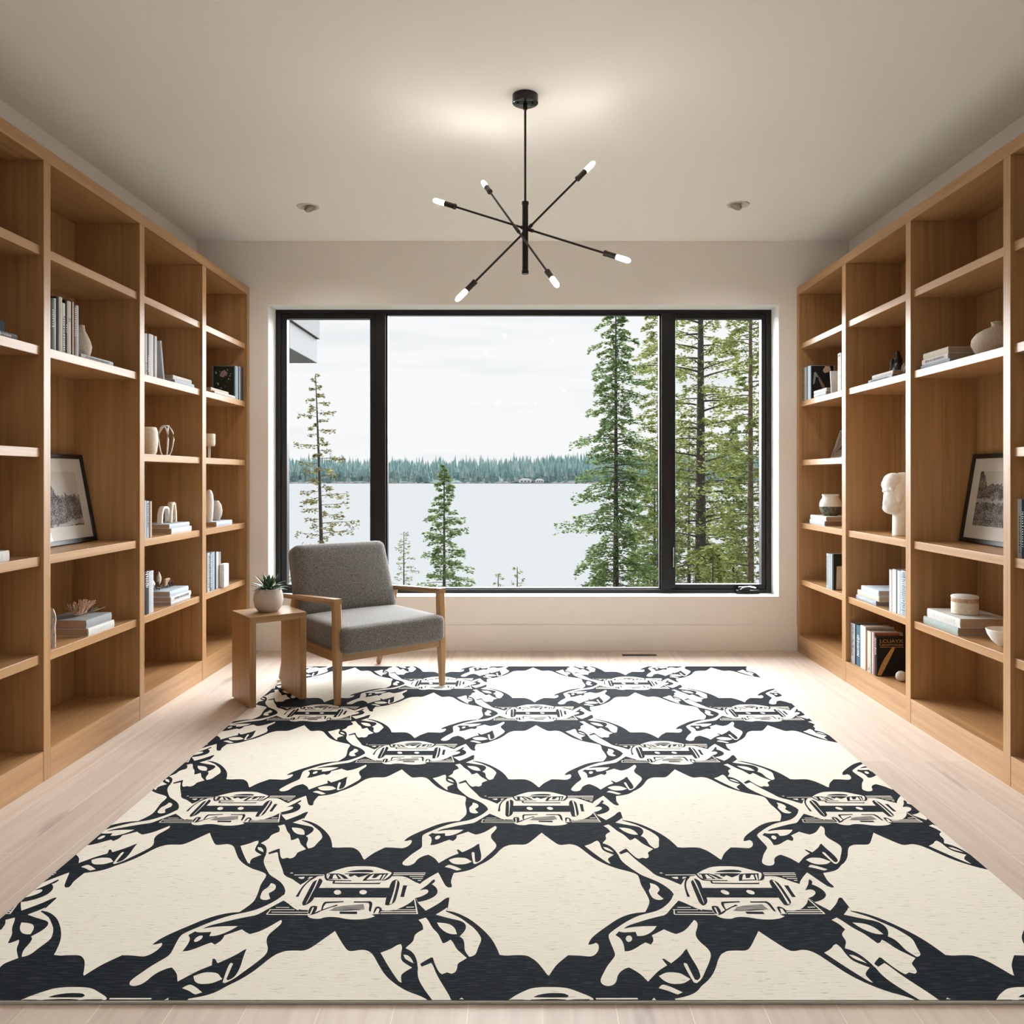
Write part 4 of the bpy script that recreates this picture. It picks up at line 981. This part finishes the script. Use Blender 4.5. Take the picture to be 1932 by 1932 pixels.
# bottom row with the black and gold cover
def gold_cover(cv, d, h, y, s):
    n = 14; L_, R_ = [], []
    for i in range(n+1):
        f = i/n; x = d*(.58-.50*f**1.15-.05*sin(pi*f)); z = h*(.74-.72*f); w_ = d*(.055+.045*sin(pi*f*.9))
        L_.append((x-w_, z)); R_.append((x+w_, z))
    B().prism(L_+R_[::-1], y, y+s*.0006, 'ink_gold', 'xz').build('gold_swoosh', cv)
    B().box(d*.10, d*.93, y, y+s*.0005, h*.735, h*.745, 'ink_gold').build('gold_rule', cv)
    for txt, z, sz in (('LCUAYX', .855, .026), ('Lacorrcouse', .775, .0205)):
        cu = bpy.data.curves.new('cover_lettering', 'FONT'); cu.body = txt; cu.size = sz; cu.extrude = .0003
        tmp = bpy.data.objects.new('lettering_curve', cu); me = bpy.data.meshes.new_from_object(tmp); bpy.data.objects.remove(tmp)
        to = bpy.data.objects.new('cover_lettering', me); C.objects.link(to); to.parent = cv
        to.location = (d*.09, y+s*.0006, h*z); to.rotation_euler = (pi/2, 0, 0); me.materials.clear(); me.materials.append(M('ink_gold'))
        wx = max(v.co.x for v in me.vertices); to.scale = (d*.82/wx, 1, 1)
row(1, Z0, 1600.5, [
    (1605, 1176, 'slate', 'slate book at the far end of the bottom row beside the gold-lettered cover'),
    (1613, 1176, 'silver', 'pale book with dark lettering, second in the bottom row', dict(ink='ink_dark', span=(.2, .95), inkw=.7)),
    (1616, 1178, 'black', 'black thin book in the bottom row, right bookcase'),
    (1623.5, 1180, 'teal', 'deep teal book with pale lettering in the bottom row', dict(ink='ink_light', span=(.25, .75), inkw=.7)),
    (1633, 1181, 'white', 'thick plain white book in the bottom row, right bookcase'),
    (1636.5, 1189, 'brown', 'thin brown book in the bottom row, right bookcase'),
    (1643.5, 1191, 'cream', 'cream book with a banded spine in the bottom row', dict(ink='ink_brown', span=(.06, .10))),
    (1645, 1193, 'slate', 'very thin slate book in the bottom row, right bookcase'),
    (1648, 1193, 'paleblue', 'thin pale blue book in the bottom row, right bookcase'),
    (1650.5, 1194, 'red', 'brick red book directly behind the gold-lettered black cover', dict(d=.135)),
    (1654.5, 1201, 'black', 'black book with gold lettering and a gold swoosh facing out, bottom shelf', dict(d=.155, cover=gold_cover, ink='ink_light', span=(.55, .95)))], UR)
t = thing('stone_ball', 'small round pale stone in front of the gold-lettered black book', 'ornament', (1.99, 4.30, Z0))
blob('stone', [((0, 0, .028), (.027, .026, .028)), ((.006, -.006, .030), (.022, .022, .026))], 'pot_stone', t, .004)

# ---- right bookcase, wide bay
book_flat(1, Z4, U(1738.5, XB), U(1793, XB), .018, 'bluegrey', 'blue-grey book at the bottom of the stack beside the round squat vase', group=FR, d=.16)
book_flat(1, Z4+.018, U(1740, XB), U(1789, XB), .026, 'white', 'white book in the middle of the stack beside the round squat vase', group=FR, d=.17, ink='ink_dark')
book_flat(1, Z4+.044, U(1742.5, XB), U(1789.5, XB), .028, 'cream', 'cream-white book on top of the stack beside the round squat vase', group=FR, d=.17)
t = thing('squat_vase', 'large round squat beige vase with a small neck on the upper right shelf', 'vase', (2.06, 3.545, Z4))
B().lathe([(0, 0), (.050, 0), (.060, .004), (.088, .030), (.103, .062), (.100, .086), (.082, .110), (.052, .127), (.028, .135), (.023, .142), (.024, .152), (.026, .158), (.021, .159), (.018, .150), (.018, .12), (0, .11)], 'stone_beige', n=48).build('body', t, True, 60)
yb0, yb1 = U(1743, XB), U(1808, XB)
book_flat(1, Z1, yb0, yb1, .036, 'sage', 'large sage green book under the white one that carries the lidded jar', group=FR, d=.22)
book_flat(1, Z1+.036, U(1750, XB), U(1812, XB), .042, 'white', 'large white book carrying the lidded jar', group=FR, d=.22, ink='ink_light')
t = thing('lidded_jar', 'short cream jar with a tan band and lid on two large books', 'jar', (2.005, 3.705, Z1+.0778))
B().lathe([(0, 0), (.052, 0), (.056, .003), (.0565, .050), (.055, .054), (.0, .054)], 'ceramic_cream', n=40).build('body', t, True, 40)
B().lathe([(0, .0545), (.0555, .0545), (.0565, .058), (.0565, .068), (.055, .071), (0, .071)], 'straw', n=40).build('tan_band', t, True, 40)
B().lathe([(0, .0712), (.0555, .0712), (.0575, .074), (.0575, .080), (.054, .083), (0, .084)], 'ceramic_white', n=40).build('lid', t, True, 40)
t = thing('small_bowl', 'small cream bowl half hidden by the divider beside two large books', 'bowl', (1.99, 3.365, Z1))
B().lathe([(0, 0), (.026, 0), (.030, .003), (.052, .022), (.068, .048), (.074, .068), (.072, .070), (.066, .052), (.048, .026), (.02, .010), (0, .009)], 'ceramic_white', n=40).build('body', t, True, 60)

# ---- right bookcase, nearest bay (cut by the picture edge)
row(1, Z2, 1916.5, [
    (1922, 941, 'white', 'white book at the divider by the right picture edge', {}),
    (1927.5, 942, 'silver', 'pale book with dark lettering by the right picture edge', dict(ink='ink_dark', span=(.1, .7))),
    (1934, 942, 'navy', 'navy book cut by the right picture edge', dict(ink='ink_light', span=(.2, .8)))], UR)

# ------------------------------------------------------------------ outside: lake, far shore, trees
LAKE = -3.87
struct(B().box(-900, 900, 27, 640, LAKE-.5, LAKE, 'lake_water').build('lake'), 'pale calm lake with the reflected sky put into its colour', 'lake')
def bank():
    xs = np.linspace(-40, 40, 41); ys = np.linspace(5.95, 30, 20); vs = []; fs = []
    rnd = random.Random(8)
    for y in ys:
        for x in xs:
            vs.append((x, y, -1.7-(y-5.95)*.105+rnd.uniform(-.08, .08)-(0 if abs(x) < 3 else 0)))
    n = len(xs)
    for j in range(len(ys)-1):
        for i in range(n-1): fs.append((j*n+i, j*n+i+1, (j+1)*n+i+1, (j+1)*n+i))
    b = B().add(vs, fs, 'bank'); return b.build('ground', None, True)
struct(bank(), 'grassy bank sloping from the house down to the lake', 'ground')
def hill_h(x): return 10.5+3.0*sin((x-40)/120.0)+2.0*(x+200)/400+1.2*sin(x/37.0)
def far():
    rnd = np.random.RandomState(3); random.seed(3)
    xs = np.linspace(-420, 420, 85); vs = []; fs = []
    prof = [(600, LAKE+.3, 0), (604, LAKE+1.2, 0), (660, 0, .62), (730, 0, 1.0), (900, 0, 1.15)]
    for (y, z, k) in prof:
        for x in xs: vs.append((x, y, (LAKE+1+hill_h(x)*k) if k else z))
    n = len(xs)
    for j in range(len(prof)-1):
        for i in range(n-1): fs.append((j*n+i, j*n+i+1, (j+1)*n+i+1, (j+1)*n+i))
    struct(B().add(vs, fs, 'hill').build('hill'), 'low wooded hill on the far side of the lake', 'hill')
    vs = []; fs = []
    for i in range(4200):
        x = random.uniform(-330, 330); f = random.random(); y = 603+f*125
        z0 = LAKE+1.0+hill_h(x)*min(1, (y-603)/130+.05)-.5; h = random.uniform(8, 14)*(1 if random.random() < .9 else 1.25)*(.9 if y < 606 else 1); r = random.uniform(1.5, 2.6)
        for (a, b_, rr) in ((0.0, .55, 1.0), (.28, .8, .74), (.55, 1.0, .48)):
            o = len(vs); k0 = random.random()*6
            for k in range(5): vs.append((x+r*rr*cos(k*2*pi/5+k0), y+r*rr*sin(k*2*pi/5+k0), z0+h*a))
            vs.append((x, y, z0+h*b_))
            for k in range(5): fs.append((o+k, o+(k+1) % 5, o+5))
    fo = B().add(vs, fs, 'far_needles_hazed').build('forest')
    tag(fo, 'dense conifer forest along the far lake shore, bluish haze mixed into its green', 'forest', kind='stuff')
    rk = B()
    for i in range(420):
        x = random.uniform(-330, 330)
        if -8 < x < 19: continue
        if -80 < x < -30 and random.random() < .7: continue
        s_ = random.uniform(.4, 1.1); yy = random.uniform(597.5, 600.5)
        bm = bmesh.new(); bmesh.ops.create_icosphere(bm, subdivisions=1, radius=1)
        for v in bm.verts: v.co = Vector((x+v.co.x*s_*2.4, yy+v.co.y*s_, LAKE+.1+(v.co.z*s_*random.uniform(.7, 1.1))))
        rk.bm(bm, 'shore_rock')
    tag(rk.build('shore_rocks'), 'pale strip of rocks along the far waterline', 'rocks', kind='stuff')
    for (x, w_, h_, lab) in ((1.5, 9, 1.8, 'tiny pale house with a low roof on the far shore'), (12, 6, 1.5, 'smaller pale cabin right of the house on the far shore')):
        t = thing('lakeside_house', lab, 'house', (x, 597, LAKE+.6))
        B().box(-w_/2, w_/2, -2, 2, 0, h_, 'house_grey').build('wall', t)
        B().prism([(-w_/2-.6, h_), (w_/2+.6, h_), (w_/4, h_+1.3), (-w_/4, h_+1.3)], -2.4, 2.4, 'house_roof', 'xz').build('roof', t)
        wd = B()
        for k in range(3): wd.box(-w_*.35+k*w_*.28, -w_*.2+k*w_*.28, -2.05, -2, .5, 1.3, 'ink_dark')
        wd.build('window', t)
far()

def conifer(name, label, base, height, spread, seed, mat, trunk='trunk_grey', r0=.09, lo=.06, per_m=13, tuft=.07, dens=1.0, droop=.28, power=.75, lean=(0, 0), group=None, rise=.10, top=.0):
    rnd = np.random.RandomState(seed)
    t = thing(name, label, 'tree', base, 0, group)
    n = 9; pts = [(lean[0]*(i/n)**1.5, lean[1]*(i/n)**1.5, height*i/n) for i in range(n+1)]
    tb = B().path(pts, [r0*(1-.93*i/n)+.004 for i in range(n+1)], trunk, 8)
    vs, fs = [], []
    nb = int(height*(1-lo)*per_m)
    for k in range(nb):
        f = lo+(1-lo)*((k+rnd.rand())/nb)
        z = height*f; a = k*2.399963+rnd.uniform(-.5, .5)
        x0, y0 = lean[0]*f**1.5, lean[1]*f**1.5
        rel = (1-f)/(1-lo)
        L = spread*(max(0, rel)**power+top)*rnd.uniform(.45, 1.15)*(1 if rnd.rand() > .2 else .55)+.05; dr = droop*rnd.uniform(.3, 1.7); ri = rise*rnd.uniform(.2, 1.8)
        ns = max(3, int(L/.11)); prev = None; bp = []
        for i in range(ns+1):
            g = i/ns
            r = L*g; zz = z+ri*L*g-dr*L*g*g+(.10*L*max(0, g-.6))
            bp.append((x0+r*cos(a), y0+r*sin(a), zz))
        if L > .15: tb.path(bp, [max(.0025, r0*.16*(1-i/ns)*min(1, L/1.2)+.0025) for i in range(ns+1)], trunk, 4)
        # tufts of needles along the branch and its side twigs
        nt_ = int((8+L*62)*dens)
        for q in range(nt_):
            g = rnd.uniform(.12, 1.03)**.8; i = min(ns-1, int(g*ns)); h = min(1.0, g)*ns-i
            p = np.array(bp[i])*(1-h)+np.array(bp[i+1])*h
            side = rnd.uniform(-1, 1)*L*.34*(1.08-g)+rnd.uniform(-.03, .03)
            p = p+np.array((-sin(a)*side, cos(a)*side, rnd.uniform(-.16, .05)*L*g+rnd.uniform(-.6, .4)*tuft-abs(side)*.2))
            ang = a+(.7 if side > 0 else -.7)+rnd.uniform(-.5, .5)
            d = np.array((cos(ang), sin(ang), rnd.uniform(-.35, .35))); s_ = tuft*rnd.uniform(.6, 1.35)
            nrm = np.array((rnd.uniform(-1, 1), rnd.uniform(-1, 1), rnd.uniform(-1, 1))); nrm /= np.linalg.norm(nrm)+1e-6
            sd = np.cross(d, nrm); sd = sd/(np.linalg.norm(sd)+1e-6)*s_*.26
            o = len(vs)
            vs += [tuple(p-d*s_*.5), tuple(p+sd), tuple(p+d*s_*.6), tuple(p-sd)]
            fs.append((o, o+1, o+2, o+3))
    tb.build('trunk', t, True)
    me = bpy.data.meshes.new('foliage'); me.from_pydata(vs, [], fs); me.materials.append(M(mat)); me.update()
    fo = bpy.data.objects.new('foliage', me); C.objects.link(fo); fo.parent = t
    return t
def tree_at(u, vtop, Y, vbase, **k):
    z1 = HZ(vtop, Y); z0 = HZ(vbase, Y); X = (u-PX)*Y/FPX
    return dict(base=(X, Y, z0), height=z1-z0, **k)
GT = 'trees between the house and the lake'
conifer('pine_tree', 'tall thin sparse pine seen through the left window pane', seed=1, mat='needles_sparse', spread=1.05, r0=.06, per_m=13, dens=1.1, tuft=.07, droop=.12, rise=.12, power=.62, lean=(-.16, 0), group=GT,
        **tree_at(609, 706, 18, 1190, lo=.02))
conifer('fir_tree', 'full green fir with drooping branches left of the right mullion', seed=2, mat='needles_deep', spread=1.75, r0=.095, per_m=24, dens=1.7, tuft=.09, droop=.34, rise=.16, power=.55, group=GT,
        **tree_at(1162, 545, 22, 1230, lo=.02))
conifer('fir_tree', 'small bushy fir standing alone in front of the lake right of the armchair', seed=3, mat='needles_deep', spread=.70, r0=.03, per_m=38, dens=2.0, tuft=.055, droop=.2, rise=.2, power=.8, group=GT,
        **tree_at(838, 878, 14, 1180, lo=.02))
conifer('fir_sapling', 'thin pale sapling between the armchair and the small bushy fir', seed=4, mat='needles_pale', spread=.34, r0=.014, per_m=30, dens=.9, tuft=.04, droop=.1, rise=.3, power=.7, group=GT,
        **tree_at(762, 1003, 13, 1200, lo=.02))
conifer('fir_sapling', 'tiny sapling tip above the sill, right of the small bushy fir', seed=5, mat='needles_pale', spread=.13, r0=.012, per_m=22, dens=.8, tuft=.045, droop=.1, rise=.4, power=.7, group=GT,
        **tree_at(940, 1082, 12, 1180, lo=.02))
conifer('fir_sapling', 'tiny pointed sapling tip above the sill near the middle of the window', seed=6, mat='needles_pale', spread=.13, r0=.012, per_m=22, dens=.8, tuft=.045, droop=.1, rise=.4, power=.7, group=GT,
        **tree_at(976, 1070, 12, 1180, lo=.02))
conifer('fir_tree', 'olive fir half hidden behind the right mullion', seed=7, mat='needles_olive', spread=1.1, r0=.08, per_m=18, dens=1.6, tuft=.09, droop=.25, rise=.15, power=.35, group=GT,
        **tree_at(1243, 480, 25, 1240, lo=.02))
conifer('pine_tree', 'thick dark trunk with bare lower limbs in the right casement', seed=8, mat='needles_olive', trunk='trunk_grey', spread=1.45, r0=.16, per_m=13, dens=1.4, tuft=.085, droop=.2, rise=.22, power=.12, group=GT, top=.1,
        **tree_at(1322, 280, 20, 1200, lo=.12))
conifer('pine_tree', 'slender tan trunk with olive foliage near the right edge of the window', seed=9, mat='needles_olive', trunk='trunk_tan', spread=1.05, r0=.085, per_m=20, dens=1.7, tuft=.08, droop=.25, rise=.15, power=.15, group=GT, top=.1,
        **tree_at(1416, 330, 17, 1230, lo=.05))
conifer('fir_tree', 'bushy young fir between the two trunks in the right casement', seed=10, mat='needles_deep', spread=.85, r0=.05, per_m=30, dens=2.0, tuft=.07, droop=.3, rise=.15, power=.6, group=GT,
        **tree_at(1384, 800, 21, 1240, lo=.02))
conifer('fir_shrub', 'low leafy shrub at the foot of the thick trunk', seed=11, mat='needles_olive', spread=.62, r0=.03, per_m=40, dens=1.4, tuft=.08, droop=.1, rise=.3, power=.5, group=GT,
        **tree_at(1345, 1030, 14, 1170, lo=.02))
conifer('fir_tree', 'hazy background fir between the full fir and the right mullion', seed=12, mat='needles_deep', spread=1.6, r0=.07, per_m=17, dens=1.5, tuft=.1, droop=.3, rise=.15, power=.6, group=GT,
        **tree_at(1235, 850, 26.5, 1180, lo=.02))
conifer('fir_tree', 'hazy background fir at the far right of the window', seed=13, mat='needles_pale', spread=1.5, r0=.07, per_m=17, dens=1.5, tuft=.1, droop=.3, rise=.15, power=.5, group=GT,
        **tree_at(1300, 790, 26, 1180, lo=.02))
# corner of the roof overhang outside the left pane
ev = thing('roof_overhang', 'grey corner of the roof overhang outside the upper left pane', 'roof overhang', (-1.905, 7.0, 2.255), kind='structure')
B().box(-1.2, -.012, -.3, .6, 0, .22, 'eave_grey', .004).build('fascia', ev); B().box(-1.2, .012, -.32, .6, .222, .60, 'eave_dark', .004).build('roof_edge', ev)
